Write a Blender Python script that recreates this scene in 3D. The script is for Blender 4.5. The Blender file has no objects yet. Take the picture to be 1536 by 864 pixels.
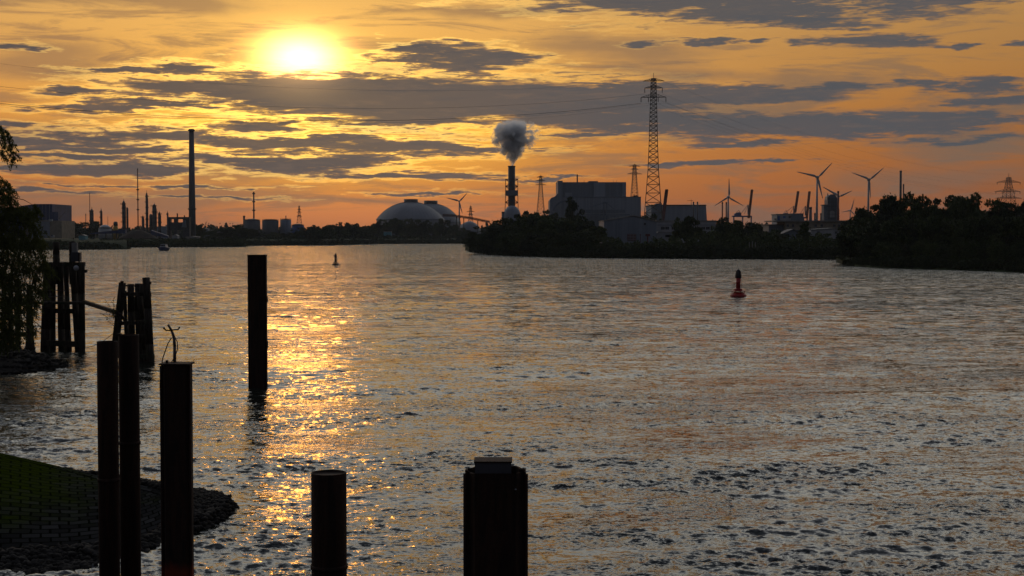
import bpy, bmesh, math, random
import numpy as np
from mathutils import Vector, Matrix
random.seed(7)
R = math.radians
sc = bpy.context.scene
COL = sc.collection

# ------------------------------------------------------------------ camera
F = 2133.0                       # focal length in photograph pixels (1536 wide)
HOR = 354.0
PITCH = math.atan((432 - HOR) / F)
CAMZ = 9.0
cd = bpy.data.cameras.new('camera')
cam = bpy.data.objects.new('camera', cd)
COL.objects.link(cam)
cd.sensor_width = 36
cd.lens = F / 1536 * 36
cd.clip_start = 0.5
cd.clip_end = 40000
cam.location = (0, 0, CAMZ)
cam.rotation_euler = (math.pi / 2 - PITCH, 0, 0)
sc.camera = cam

def ray(px, py):
    a = (px - 768) / F
    b = (432 - py) / F
    return Vector((a, math.cos(PITCH) + b * math.sin(PITCH), -math.sin(PITCH) + b * math.cos(PITCH)))

def at(px, py, Y):
    """world point seen at photograph pixel (px, py) and lying Y metres ahead"""
    d = ray(px, py)
    return Vector((0, 0, CAMZ)) + d * (Y / d.y)

def onw(px, py, z=0.0):
    """world point at photograph pixel on the level z"""
    d = ray(px, py)
    t = (z - CAMZ) / d.z
    return Vector((0, 0, CAMZ)) + d * t

def mrad(px, py):
    d = ray(px, py).normalized()
    return math.atan2(d.x, d.y) * 1000, math.asin(d.z) * 1000

# ------------------------------------------------------------------ view
sc.render.engine = 'CYCLES'
sc.view_settings.view_transform = 'Standard'
sc.view_settings.look = 'None'
sc.view_settings.gamma = 1
sc.view_settings.exposure = 0.0
sc.view_settings.use_curve_mapping = False
sc.cycles.use_denoising = True
try:
    sc.cycles.denoiser = 'OPENIMAGEDENOISE'
except Exception:
    pass
sc.cycles.max_bounces = 5
sc.cycles.diffuse_bounces = 2
sc.cycles.glossy_bounces = 3
sc.cycles.transmission_bounces = 2
sc.cycles.volume_bounces = 4
sc.cycles.transparent_max_bounces = 8
sc.cycles.sample_clamp_indirect = 6
sc.cycles.sample_clamp_direct = 0
sc.cycles.caustics_reflective = False
sc.cycles.caustics_refractive = False

# ------------------------------------------------------------------ node helpers
class G:
    """small wrapper that turns node sockets into expressions"""
    def __init__(s, nt):
        s.nt = nt
    def n(s, t, **kw):
        nd = s.nt.nodes.new(t)
        for k, v in kw.items():
            setattr(nd, k, v)
        return nd
    def put(s, sock, v):
        if isinstance(v, bpy.types.NodeSocket):
            s.nt.links.new(v, sock)
        elif v is not None:
            sock.default_value = v
    def m(s, op, a, b=None, c=None, clamp=False):
        nd = s.n('ShaderNodeMath', operation=op, use_clamp=clamp)
        for i, v in enumerate((a, b, c)):
            s.put(nd.inputs[i], v)
        return nd.outputs[0]
    def v(s, op, a, b=None, c=None):
        nd = s.n('ShaderNodeVectorMath', operation=op)
        for i, v in enumerate((a, b, c)):
            if v is None:
                continue
            if op == 'SCALE' and i == 1:
                s.put(nd.inputs['Scale'], v)
            else:
                s.put(nd.inputs[i], v)
        return nd.outputs['Value'] if op in ('LENGTH', 'DOT_PRODUCT', 'DISTANCE') else nd.outputs[0]
    def xyz(s, v):
        nd = s.n('ShaderNodeSeparateXYZ'); s.put(nd.inputs[0], v)
        return nd.outputs[0], nd.outputs[1], nd.outputs[2]
    def comb(s, x, y, z=0.0):
        nd = s.n('ShaderNodeCombineXYZ')
        for i, v in enumerate((x, y, z)):
            s.put(nd.inputs[i], v)
        return nd.outputs[0]
    def noise(s, vec, scale, detail=4, rough=0.55, dist=0.0, color=False):
        nd = s.n('ShaderNodeTexNoise')
        s.put(nd.inputs['Vector'], vec)
        nd.inputs['Scale'].default_value = scale
        nd.inputs['Detail'].default_value = detail
        nd.inputs['Roughness'].default_value = rough
        nd.inputs['Distortion'].default_value = dist
        return nd.outputs['Color' if color else 'Fac']
    def mix(s, f, a, b, blend='MIX'):
        nd = s.n('ShaderNodeMix', data_type='RGBA', blend_type=blend)
        s.put(nd.inputs[0], f)
        s.put(nd.inputs[6], a if isinstance(a, bpy.types.NodeSocket) else (*a[:3], 1))
        s.put(nd.inputs[7], b if isinstance(b, bpy.types.NodeSocket) else (*b[:3], 1))
        return nd.outputs[2]
    def ss(s, x, lo, hi):
        nd = s.n('ShaderNodeMapRange', interpolation_type='SMOOTHSTEP')
        s.put(nd.inputs[0], x)
        nd.inputs[1].default_value = lo
        nd.inputs[2].default_value = hi
        return nd.outputs[0]
    def ramp(s, x, lo, hi, stops):
        mr = s.n('ShaderNodeMapRange')
        s.put(mr.inputs[0], x)
        mr.inputs[1].default_value = lo
        mr.inputs[2].default_value = hi
        nd = s.n('ShaderNodeValToRGB')
        nd.color_ramp.interpolation = 'LINEAR'
        el = nd.color_ramp.elements
        for i, (p, c) in enumerate(stops):
            p = (p - lo) / (hi - lo)
            e = el[i] if i < 2 else el.new(p)
            e.position = p
            e.color = (*c, 1)
        s.nt.links.new(mr.outputs[0], nd.inputs[0])
        return nd.outputs[0]

def lin(r, g, b):
    def f(v):
        v /= 255
        return v / 12.92 if v <= 0.04045 else ((v + 0.055) / 1.055) ** 2.4
    return (f(r), f(g), f(b))

# ------------------------------------------------------------------ world
SUN_PX = (451, 86)
su, sv = mrad(*SUN_PX)
SUN_AZ = su / 1000      # from +Y towards +X
SUN_EL = sv / 1000
w = bpy.data.worlds.new('World')
sc.world = w
w.use_nodes = True
nt = w.node_tree
nt.nodes.clear()
g = G(nt)
tc = g.n('ShaderNodeTexCoord')
D = tc.outputs['Generated']
dx, dy, dz = g.xyz(D)
U = g.m('MULTIPLY', g.m('ARCTAN2', dx, dy), 1000)
V = g.m('MULTIPLY', g.m('ARCSINE', dz), 1000)
UV = g.comb(U, V, 0.0)
sky = g.n('ShaderNodeTexSky', sky_type='NISHITA')
sky.sun_disc = False
sky.sun_elevation = SUN_EL
sky.sun_rotation = SUN_AZ
sky.altitude = 10
sky.dust_density = 3.0

# clear-sky colours of this hazy evening, over elevation in mrad
base = g.ramp(V, -40, 1500, [
    (-40, lin(120, 78, 62)), (0, lin(156, 94, 62)), (14, lin(172, 100, 56)), (40, lin(190, 114, 56)),
    (75, lin(200, 130, 62)), (115, lin(212, 152, 80)), (165, lin(212, 162, 94)), (205, lin(204, 188, 160)),
    (380, lin(230, 229, 220)), (560, lin(188, 190, 192)), (800, lin(104, 110, 120)), (1500, lin(46, 56, 76))])
# streaks high above, thin cirrus (seen in the water)
P5 = g.v('MULTIPLY', D, (1, 1, 6))
streak = g.noise(P5, 2.6, 7, 0.6, 0.6)
# away from the sun the evening sky is dim and blue
cosaz = g.m('COSINE', g.m('SUBTRACT', g.m('ARCTAN2', dx, dy), SUN_AZ))
away = g.ss(cosaz, 0.93, 0.0)
away2 = g.m('MULTIPLY', g.ss(g.m('SUBTRACT', U, su), 60, 560), g.m('MULTIPLY', g.ss(V, 330, 110), 0.66))
base = g.mix(away2, base, g.mix(1.0, base, lin(176, 172, 184), 'MULTIPLY'))
base = g.mix(away, base, g.ramp(V, 0, 1500, [(0, (0.05, 0.05, 0.062)), (300, (0.06, 0.068, 0.088)), (1500, (0.075, 0.095, 0.14))]))

# glow round the sun
du = g.m('SUBTRACT', U, su)
dv = g.m('SUBTRACT', V, sv)
wob = g.noise(P5, 9, 4, 0.6)
def gl(rx, ry, amt):
    r2 = g.m('ADD', g.m('POWER', g.m('DIVIDE', g.m('ABSOLUTE', du), rx), 2), g.m('POWER', g.m('DIVIDE', g.m('ABSOLUTE', dv), ry), 2))
    return g.m('MULTIPLY', g.m('EXPONENT', g.m('MULTIPLY', r2, -1)), amt)
def addc(a, f, c):
    return g.v('ADD', a, g.v('SCALE', c, f))
glow = addc(base, gl(175, 78, 0.30), (1.0, 0.50, 0.03))
glow = addc(glow, gl(50, 27, 0.40), (1.0, 0.68, 0.14))
def gl2(px_, py_, rx, ry, amt):
    u_, v_ = mrad(px_, py_)
    r2 = g.m('ADD', g.m('POWER', g.m('ABSOLUTE', g.m('DIVIDE', g.m('SUBTRACT', U, u_), rx)), 2), g.m('POWER', g.m('ABSOLUTE', g.m('DIVIDE', g.m('SUBTRACT', V, v_), ry)), 2))
    return g.m('MULTIPLY', g.m('EXPONENT', g.m('MULTIPLY', r2, -1)), amt)
# brighter gap between the long bank and the low clouds, and the ruddy patch low over the far bank
glow = addc(glow, gl2(480, 200, 135, 30, 0.6), (1.0, 0.58, 0.03))
glow = addc(glow, gl2(560, 320, 110, 14, 0.22), (1.0, 0.25, 0.05))
clear = glow

# --- clouds: measured banks, each an ellipse of direction, torn up by noise
def cloudfield(lst, warp):
    cur = None
    for (cx, cy, rx, ry) in lst:
        u0, v0 = mrad(cx, cy)
        u1, _ = mrad(cx + rx, cy); _, v1 = mrad(cx, cy - ry)
        iu = 1 / abs(u1 - u0); iv = 1 / abs(v1 - v0)
        q = g.v('LENGTH', g.v('MULTIPLY_ADD', warp, (iu, iv, 0), (-u0 * iu, -v0 * iv, 0)))
        cur = q if cur is None else g.m('MINIMUM', cur, q)
    return g.m('SUBTRACT', 1.0, cur)
PW = g.v('MULTIPLY', D, (1, 1, 4.5))
wn = g.v('SUBTRACT', g.noise(PW, 12, 3, 0.55, 0, True), (0.5, 0.5, 0.5))
wnf = g.v('SUBTRACT', g.noise(PW, 55, 6, 0.65, 0, True), (0.5, 0.5, 0.5))
warp = g.v('MULTIPLY_ADD', wn, (150, 20, 0), g.v('MULTIPLY_ADD', wnf, (46, 6.5, 0), UV))
wn2 = g.v('SUBTRACT', g.noise(g.v('MULTIPLY', D, (1, 1, 2.2)), 5, 5, 0.6, 0, True), (0.5, 0.5, 0.5))
warp2 = g.v('MULTIPLY_ADD', wn2, (160, 40, 0), UV)
hard = [
    (285, 127, 130, 14), (450, 142, 230, 33), (650, 152, 340, 40), (880, 150, 220, 32), (620, 176, 130, 16), (560, 130, 260, 22),
    (1085, 136, 160, 16), (1190, 192, 220, 23), (1400, 186, 200, 17), (980, 186, 150, 14), (1250, 128, 130, 9),
    (990, 2, 190, 22), (1190, 8, 260, 32), (1440, -8, 180, 18), (1245, 32, 105, 16), (1140, 26, 140, 20),
    (704, 86, 100, 19), (640, 76, 52, 10), (242, 97, 60, 9), (160, 104, 50, 5), (22, 70, 52, 8),
    (150, 163, 90, 8), (85, 137, 80, 6), (220, 158, 110, 7), (400, 190, 72, 10), (455, 186, 32, 6), (372, 214, 140, 9),
    (560, 226, 180, 11), (505, 246, 140, 14), (390, 238, 130, 7), (600, 264, 130, 7), (470, 211, 110, 5), (690, 225, 100, 5),
    (190, 203, 120, 11), (70, 212, 110, 6), (180, 254, 160, 10), (100, 236, 120, 5), (50, 253, 80, 4), (30, 190, 60, 6), (130, 225, 140, 5),
    (1455, 124, 84, 13), (1500, 152, 80, 13), (1290, 64, 90, 10), (1020, 68, 58, 5), (1420, 68, 40, 4), (1120, 66, 40, 3), (1525, 62, 40, 4),
    (1050, 247, 80, 4), (1140, 243, 60, 4), (872, 200, 90, 5), (1150, 214, 120, 5), (310, 298, 100, 3), (620, 290, 110, 3), (1440, 212, 170, 6),
    (30, 290, 120, 4), (240, 278, 160, 3), (820, 270, 70, 2)]
veil = [
    (180, 6, 380, 22), (90, 90, 150, 40), (250, 292, 260, 22), (80, 300, 200, 16), (1440, 215, 200, 45), (930, 78, 180, 26),
    (740, 22, 220, 14), (1000, 110, 150, 16), (1250, 110, 130, 18), (620, 310, 220, 9), (60, 200, 260, 40), (380, 252, 240, 20),
    (1480, 150, 170, 40), (1400, 260, 280, 34), (560, 200, 200, 14), (1130, 165, 240, 30)]
dn = g.m('ADD', g.m('SUBTRACT', g.noise(g.v('MULTIPLY', D, (1, 1, 8)), 16, 5, 0.6, 0.3), 0.5),
         g.m('MULTIPLY', g.m('SUBTRACT', g.noise(g.v('MULTIPLY', D, (1, 1, 9)), 52, 7, 0.66, 0.5), 0.5), 1.25))
bank = [(330, 130, 170, 12), (470, 141, 150, 26), (600, 150, 210, 33), (760, 150, 230, 30), (920, 152, 180, 24), (1080, 145, 200, 13), (1180, 190, 190, 16), (900, 178, 160, 11)]
warpb = g.v('MULTIPLY_ADD', wn, (70, 8, 0), g.v('MULTIPLY_ADD', wnf, (40, 7, 0), UV))
hf = g.m('MAXIMUM', g.m('ADD', cloudfield(hard, warp), g.m('MULTIPLY', dn, 1.9)),
         g.m('ADD', g.m('MULTIPLY', cloudfield(bank, warpb), 1.8), g.m('MULTIPLY', dn, 1.0)))
hmask = g.ss(hf, -0.28, 0.46)
vf = g.m('ADD', cloudfield(veil, warp2), g.m('MULTIPLY', g.m('SUBTRACT', streak, 0.5), 3.0))
vmask = g.m('MULTIPLY', g.ss(vf, -0.1, 0.9), 0.62)
# fine streaks everywhere (long thin altostratus)
st2 = g.noise(g.v('MULTIPLY', D, (1, 1, 9)), 9, 9, 0.66, 0.9)
smask = g.m('MULTIPLY', g.ss(st2, 0.48, 0.64), 0.56)
smask = g.m('MULTIPLY', smask, g.ss(V, 700, 100))
# high broken cloud above the frame, mirrored by the water
hi = g.noise(g.v('MULTIPLY', D, (1, 1, 2.5)), 5, 7, 0.6, 0.3)
himask = g.m('MULTIPLY', g.ss(hi, 0.46, 0.6), g.m('MULTIPLY', g.ss(V, 175, 300), 0.28))
vcol = g.mix(g.ss(g.m('SUBTRACT', U, su), -150, 500), lin(130, 100, 80), lin(112, 98, 86))
col = g.mix(vmask, clear, vcol)
col = g.mix(smask, col, vcol)
col = addc(col, gl(23, 13.5, 4.8), (1.8, 0.78, 0.215))
# silver lining: thin cloud edges near the sun glow
near = gl(170, 62, 1.0)
near = g.m('ADD', near, gl2(440, 215, 150, 34, 0.9))
rim = g.m('MULTIPLY', g.m('MULTIPLY', g.ss(hf, -0.6, -0.08), g.ss(hf, 0.16, -0.02)), near)
col = addc(col, g.m('MULTIPLY', rim, 0.75), (1.0, 0.68, 0.14))
ccol = g.mix(g.ss(g.m('SUBTRACT', U, su), -100, 420), lin(72, 72, 77), lin(76, 81, 88))
ccol = g.mix(g.m('MULTIPLY', g.ss(dn, 0.02, 0.3), 0.3), ccol, lin(120, 100, 88))
ccol = g.mix(g.ss(hf, -0.1, 0.4), lin(106, 90, 82), ccol)
ccol = addc(ccol, gl(28, 22, 0.35), (1.0, 0.6, 0.2))
col = g.mix(g.m('MULTIPLY', hmask, 0.94), col, ccol)
col = g.mix(himask, col, lin(122, 122, 126))
gain = g.m('MULTIPLY_ADD', g.m('MULTIPLY', g.ss(V, 175, 330), g.ss(cosaz, 0.1, 0.85)), 0.62, 1.0)
col = g.v('SCALE', col, gain)
bgA = g.n('ShaderNodeBackground'); g.put(bgA.inputs[0], col); bgA.inputs[1].default_value = 1.0
bgB = g.n('ShaderNodeBackground'); g.put(bgB.inputs[0], sky.outputs[0]); bgB.inputs[1].default_value = 0.05
mixw = g.n('ShaderNodeMixShader'); mixw.inputs[0].default_value = 0.008
wo = g.n('ShaderNodeOutputWorld')
nt.links.new(bgA.outputs[0], mixw.inputs[1]); nt.links.new(bgB.outputs[0], mixw.inputs[2])
nt.links.new(mixw.outputs[0], wo.inputs[0])
w.cycles.sampling_method = 'MANUAL'
w.cycles.sample_map_resolution = 512

# ------------------------------------------------------------------ sun (veiled by cloud, low over the river)
sl = bpy.data.lights.new('sun', 'SUN')
sl.energy = 0.028
sl.angle = R(3.5)
sl.color = (1.0, 0.38, 0.06)
so = bpy.data.objects.new('sun', sl)
COL.objects.link(so)
sdir = Vector((math.sin(SUN_AZ) * math.cos(SUN_EL), math.cos(SUN_AZ) * math.cos(SUN_EL), math.sin(SUN_EL)))
so.rotation_euler = sdir.to_track_quat('Z', 'Y').to_euler()
so.location = sdir * 300
# ------------------------------------------------------------------ shared builders
def tag(o, label=None, cat=None, group=None, kind=None):
    if label: o['label'] = label
    if cat: o['category'] = cat
    if group: o['group'] = group
    if kind: o['kind'] = kind
    return o

def np_mesh(name, V_, faces, mats, smooth=False, midx=None):
    me = bpy.data.meshes.new(name)
    V_ = np.asarray(V_, dtype=np.float32)
    faces = np.asarray(faces, dtype=np.int32)
    k = faces.shape[1]
    me.vertices.add(len(V_)); me.vertices.foreach_set('co', V_.ravel())
    me.loops.add(faces.size); me.loops.foreach_set('vertex_index', faces.ravel())
    me.polygons.add(len(faces))
    me.polygons.foreach_set('loop_start', np.arange(0, faces.size, k, dtype=np.int32))
    me.polygons.foreach_set('loop_total', np.full(len(faces), k, dtype=np.int32))
    if smooth:
        me.polygons.foreach_set('use_smooth', np.ones(len(faces), dtype=bool))
    if midx is not None:
        me.polygons.foreach_set('material_index', np.asarray(midx, dtype=np.int32))
    for m_ in (mats if isinstance(mats, (list, tuple)) else [mats]):
        me.materials.append(m_)
    me.update(calc_edges=True)
    return me

def link(name, me, parent=None, loc=(0, 0, 0)):
    o = bpy.data.objects.new(name, me)
    COL.objects.link(o)
    o.location = loc
    if parent is not None: o.parent = parent
    return o

def material(name):
    m_ = bpy.data.materials.new(name)
    m_.use_nodes = True
    g_ = G(m_.node_tree)
    return m_, g_, m_.node_tree.nodes['Principled BSDF']

# ------------------------------------------------------------------ water
mw, g, bs = material('river_water')
bs.inputs['Base Color'].default_value = (0.014, 0.017, 0.014, 1)
bs.inputs['IOR'].default_value = 1.38
bs.inputs['Roughness'].default_value = 0.07
geo = g.n('ShaderNodeNewGeometry')
pos = geo.outputs['Position']
px_, py_, pz_ = g.xyz(pos)
dist = g.v('LENGTH', g.comb(px_, py_, 0.0))
# gusts: patches where the surface is smoother or rougher, drawn out across the river
patch = g.noise(g.v('MULTIPLY', pos, (0.022, 0.06, 1)), 1.0, 5, 0.6, 0.8)
patchf = g.ss(patch, 0.36, 0.62)
patch2 = g.ss(g.noise(g.v('MULTIPLY', pos, (0.10, 0.30, 1)), 1.0, 5, 0.62, 1.2), 0.36, 0.64)
amp = g.m('MULTIPLY', g.m('MULTIPLY_ADD', patchf, 0.6, 0.6), g.m('MULTIPLY_ADD', patch2, 1.05, 0.42))
def rip(scale, sx, sy, k, det=2):
    c = g.noise(g.v('MULTIPLY', pos, (sx, sy, 1)), scale, det, 0.55, 0.3, True)
    return g.v('MULTIPLY', g.v('SUBTRACT', c, (0.5, 0.5, 0.5)), (k * 0.5, k, 0))
r1 = rip(9.0, 1, 1.5, 1.1, 3)
r2 = rip(3.0, 1, 1.9, 1.35, 3)
r3 = rip(0.8, 0.6, 1.9, 3.9, 3)
farw = g.m('MULTIPLY_ADD', g.ss(dist, 60, 260), 0.9, 0.2)
tilt = g.v('ADD', g.v('ADD', g.v('SCALE', r1, g.m('MULTIPLY_ADD', g.ss(dist, 300, 40), 0.5, 0.5)), r2), g.v('SCALE', r3, farw))
tilt = g.v('SCALE', tilt, amp)
nrm = g.v('NORMALIZE', g.v('ADD', geo.outputs['Normal'], tilt))
g.nt.links.new(nrm, bs.inputs['Normal'])

def build_water():
    rng = np.random.RandomState(3)
    na = 1700
    ang = np.linspace(-R(36), R(36), na)
    rr = [14.0]
    while rr[-1] < 2400:
        r_ = rr[-1]
        rr.append(r_ + (0.11 if r_ < 60 else 0.11 * (r_ / 60) ** 1.55))
    rr = np.array(rr)
    A_, R_ = np.meshgrid(ang, rr)
    X = R_ * np.sin(A_); Y = R_ * np.cos(A_)
    Z = np.zeros_like(X)
    step = np.gradient(rr)[:, None]
    def vn(sx, sy, seed):
        # smooth random modulation from a few long waves
        q = np.random.RandomState(seed)
        s = np.zeros_like(X)
        for i in range(9):
            a = q.uniform(0, 6.28); k = q.uniform(.5, 1.5)
            s += np.sin(k * (X * sx * np.cos(a) + Y * sy * np.sin(a)) * 6.28 + q.uniform(0, 6.28))
        return s / 9 ** .5
    mod = np.clip(0.72 + 0.42 * vn(1 / 40, 1 / 18, 5) + 0.38 * vn(1 / 14, 1 / 5, 8), 0.1, 1.45)
    for i in range(58):
        L = 0.3 * (6.0 / 0.3) ** ((i / 57) ** 1.35)
        a = rng.normal(R(100), 0.45)
        k = 2 * math.pi / L
        amp_ = 0.0064 * L ** 0.28 * rng.uniform(.6, 1.2)
        fade = np.clip((L / (2.6 * step)) - 0.6, 0, 1)
        ph = k * (X * math.cos(a) + Y * math.sin(a)) + rng.uniform(0, 6.28)
        ph += 0.5 * np.sin(ph * 0.23 + X * 0.21 + i)
        s = np.sin(ph)
        Z += amp_ * fade * (s + 0.28 * np.cos(2 * ph)) * mod
    nr, nc = X.shape
    Vv = np.stack([X, Y, Z], -1).reshape(-1, 3)
    idx = np.arange(nr * nc).reshape(nr, nc)
    f = np.stack([idx[:-1, :-1], idx[:-1, 1:], idx[1:, 1:], idx[1:, :-1]], -1).reshape(-1, 4)
    f = f[:, ::-1]
    me = np_mesh('river_water', Vv, f, mw, smooth=True)
    return me, len(Vv)
me, nv_ = build_water()
if me.polygons[0].normal.z < 0: me.flip_normals()
tag(link('river_water', me), kind='structure')
# the river goes on outside the finely modelled part: a sheet a little lower
S_ = 9000
me = np_mesh('outer_water', [(-5000, -400, -.35), (5000, -400, -.35), (5000, 8000, -.35), (-5000, 8000, -.35)], [(0, 1, 2, 3)], mw)
tag(link('water', me), kind='structure')
print('water verts', nv_)
# ------------------------------------------------------------------ mesh collector
class MB:
    def __init__(s):
        s.v = []; s.f = []; s.sm = []
    def add(s, vs, fs, smooth=False):
        k = len(s.v)
        s.v += [tuple(p) for p in vs]
        s.f += [tuple(i + k for i in f) for f in fs]
        s.sm += [smooth] * len(fs)
        return s
    def hexa(s, p):          # 8 corners: 4 bottom (ccw), 4 top
        return s.add(p, [(3, 2, 1, 0), (4, 5, 6, 7), (0, 1, 5, 4), (1, 2, 6, 5), (2, 3, 7, 6), (3, 0, 4, 7)])
    def box(s, x0, x1, y0, y1, z0, z1):
        return s.hexa([(x0, y0, z0), (x1, y0, z0), (x1, y1, z0), (x0, y1, z0), (x0, y0, z1), (x1, y0, z1), (x1, y1, z1), (x0, y1, z1)])
    def boxpx(s, x0, y0, x1, y1, Y, dep=10.0):
        a = at(x0, y1, Y); b = at(x1, y0, Y)
        return s.box(a.x, b.x, Y, Y + dep, a.z, b.z)
    def prism(s, pts, Y, dep):   # outline in the XZ plane, given as (x, z)
        n = len(pts)
        vs = [(x, Y, z) for x, z in pts] + [(x, Y + dep, z) for x, z in pts]
        return s.add(vs, [tuple(range(n)), tuple(range(2 * n - 1, n - 1, -1))] + [(i, i + n, (i + 1) % n + n, (i + 1) % n) for i in range(n)])
    def prismpx(s, pts, Y, dep):
        q = [at(x, y, Y) for x, y in pts]
        return s.prism([(p.x, p.z) for p in q], Y, dep)
    def bar(s, a, b, r, r2=None, n=4, smooth=False):
        a = Vector(a); b = Vector(b)
        r2 = r if r2 is None else r2
        d = (b - a)
        if d.length < 1e-6: return s
        d.normalize()
        t = Vector((0, 0, 1)) if abs(d.z) < 0.9 else Vector((0, 1, 0))
        u = d.cross(t).normalized(); w_ = d.cross(u)
        vs = []
        for c, rr in ((a, r), (b, r2)):
            for i in range(n):
                an = 2 * math.pi * (i + .5) / n
                vs.append(c + (u * math.cos(an) + w_ * math.sin(an)) * rr)
        fs = [(i, (i + 1) % n, (i + 1) % n + n, i + n) for i in range(n)]
        s.add(vs, fs, smooth)
        k = len(s.v) - 2 * n
        s.f += [tuple(k + i for i in range(n))[::-1], tuple(k + n + i for i in range(n))]
        s.sm += [False, False]
        return s
    def tube(s, pts, r, n=6, taper=1.0):
        for i in range(len(pts) - 1):
            f0 = 1 + (taper - 1) * i / (len(pts) - 1); f1 = 1 + (taper - 1) * (i + 1) / (len(pts) - 1)
            s.bar(pts[i], pts[i + 1], r * f0, r * f1, n, True)
        return s
    def lathe(s, c, prof, n=24, smooth=True):   # prof: (radius, z)
        c = Vector(c); vs = []
        for r, z in prof:
            for i in range(n):
                an = 2 * math.pi * i / n
                vs.append((c.x + r * math.cos(an), c.y + r * math.sin(an), c.z + z))
        fs = []
        for k in range(len(prof) - 1):
            for i in range(n):
                j = (i + 1) % n
                fs.append((k * n + i, k * n + j, (k + 1) * n + j, (k + 1) * n + i))
        s.add(vs, fs, smooth)
        k = len(s.v) - len(vs)
        s.f += [tuple(k + i for i in range(n))[::-1], tuple(k + (len(prof) - 1) * n + i for i in range(n))]
        s.sm += [False, False]
        return s
    def build(s, name, mat_, parent=None, loc=None):
        if loc is None:
            loc = parent_loc(parent) if parent is not None else Vector((0, 0, 0))
        me_ = bpy.data.meshes.new(name)
        me_.from_pydata([(x - loc[0], y - loc[1], z - loc[2]) for x, y, z in s.v], [], s.f)
        me_.polygons.foreach_set('use_smooth', s.sm)
        me_.materials.append(mat_)
        me_.update()
        o_ = bpy.data.objects.new(name, me_)
        COL.objects.link(o_)
        if parent is not None: o_.parent = parent
        else: o_.location = loc
        return o_

def parent_loc(p):
    v_ = Vector((0, 0, 0))
    while p is not None:
        v_ += p.location; p = p.parent
    return v_

def thing(name, label, cat, loc, group=None):
    o_ = bpy.data.objects.new(name, None)
    o_.empty_display_size = 0.5
    COL.objects.link(o_)
    o_.location = loc
    return tag(o_, label, cat, group)

# ------------------------------------------------------------------ materials
def plain(name, c, rough=0.8, var=0.35, scale=0.4, metal=0.0, stretch=(1, 1, 1), bump=0.0, c2=None, detail=5):
    m_, g_, b_ = material(name)
    tc_ = g_.n('ShaderNodeTexCoord')
    p_ = g_.v('MULTIPLY', tc_.outputs['Object'], stretch)
    f_ = g_.noise(p_, scale, detail, 0.6, 0.4)
    f2 = g_.ss(f_, 0.32, 0.68)
    lo = tuple(x * (1 - var) for x in c) if c2 is None else c2
    g_.put(b_.inputs['Base Color'], g_.mix(f2, lo, tuple(min(1, x * (1 + var * .5)) for x in c)))
    b_.inputs['Roughness'].default_value = rough
    b_.inputs['Metallic'].default_value = metal
    if rough > .84: b_.inputs['Specular IOR Level'].default_value = 0.1
    if bump:
        bp = g_.n('ShaderNodeBump'); bp.inputs['Distance'].default_value = bump; bp.inputs['Strength'].default_value = .6
        g_.put(bp.inputs['Height'], f_)
        g_.put(b_.inputs['Normal'], bp.outputs[0])
    return m_

M = {}
M['soil'] = plain('bank_soil', (0.03, 0.027, 0.02), 0.95, .5, .15, bump=.2)
M['grass'] = plain('bank_grass', (0.022, 0.034, 0.012), 0.95, .5, .2, bump=.3)
M['concrete'] = plain('concrete', (0.30, 0.29, 0.28), 0.85, .3, .05, stretch=(1, 1, .25))
M['dark_concrete'] = plain('dark_concrete', (0.16, 0.16, 0.17), 0.85, .3, .05, stretch=(1, 1, .25))
M['steel'] = plain('grey_steel', (0.12, 0.115, 0.115), 0.55, .4, .5)
M['lattice'] = plain('galvanised_steel', (0.10, 0.085, 0.075), 0.7, .3, .3)
M['dark_steel'] = plain('dark_steel', (0.05, 0.05, 0.06), 0.6, .4, .5)
M['red_steel'] = plain('red_paint', (0.13, 0.024, 0.02), 0.6, .3, .3)
M['blue_paint'] = plain('blue_paint', (0.035, 0.085, 0.26), 0.5, .3, .2)
M['blue_clad'] = plain('blue_cladding', (0.025, 0.04, 0.12), 0.6, .3, .05, stretch=(4, 4, .1))
M['grey_clad'] = plain('grey_cladding', (0.22, 0.25, 0.31), 0.6, .15, .05, stretch=(6, 6, .1))
M['dark_clad'] = plain('dark_cladding', (0.13, 0.155, 0.20), 0.6, .15, .05, stretch=(6, 6, .1))
M['white_wall'] = plain('white_render', (0.36, 0.36, 0.39), 0.8, .2, .1, stretch=(1, 1, .3))
M['beige_wall'] = plain('beige_brick', (0.26, 0.22, 0.17), 0.85, .2, .3)
M['roof'] = plain('roof_sheet', (0.22, 0.21, 0.20), 0.6, .2, .2)
M['dark_roof'] = plain('dark_roof', (0.10, 0.09, 0.09), 0.8, .3, .2)
M['window'] = plain('window_glass', (0.02, 0.022, 0.028), 0.15, .3, .5)
M['white_paint'] = plain('white_paint', (0.36, 0.37, 0.40), 0.5, .12, .2)
M['dome'] = plain('dome_panels', (0.19, 0.20, 0.23), 0.6, .18, .03, stretch=(1, 1, .3))
M['yellow'] = plain('yellow_paint', (0.50, 0.30, 0.03), 0.6, .3, .3)
M['sand'] = plain('sand_heap', (0.055, 0.042, 0.035), 0.95, .3, .1)
M['teal'] = plain('teal_paint', (0.10, 0.28, 0.34), 0.6, .2, .2)
M['bark'] = plain('bark', (0.045, 0.035, 0.028), 0.95, .4, 2.0, stretch=(1, 1, .2))

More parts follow.
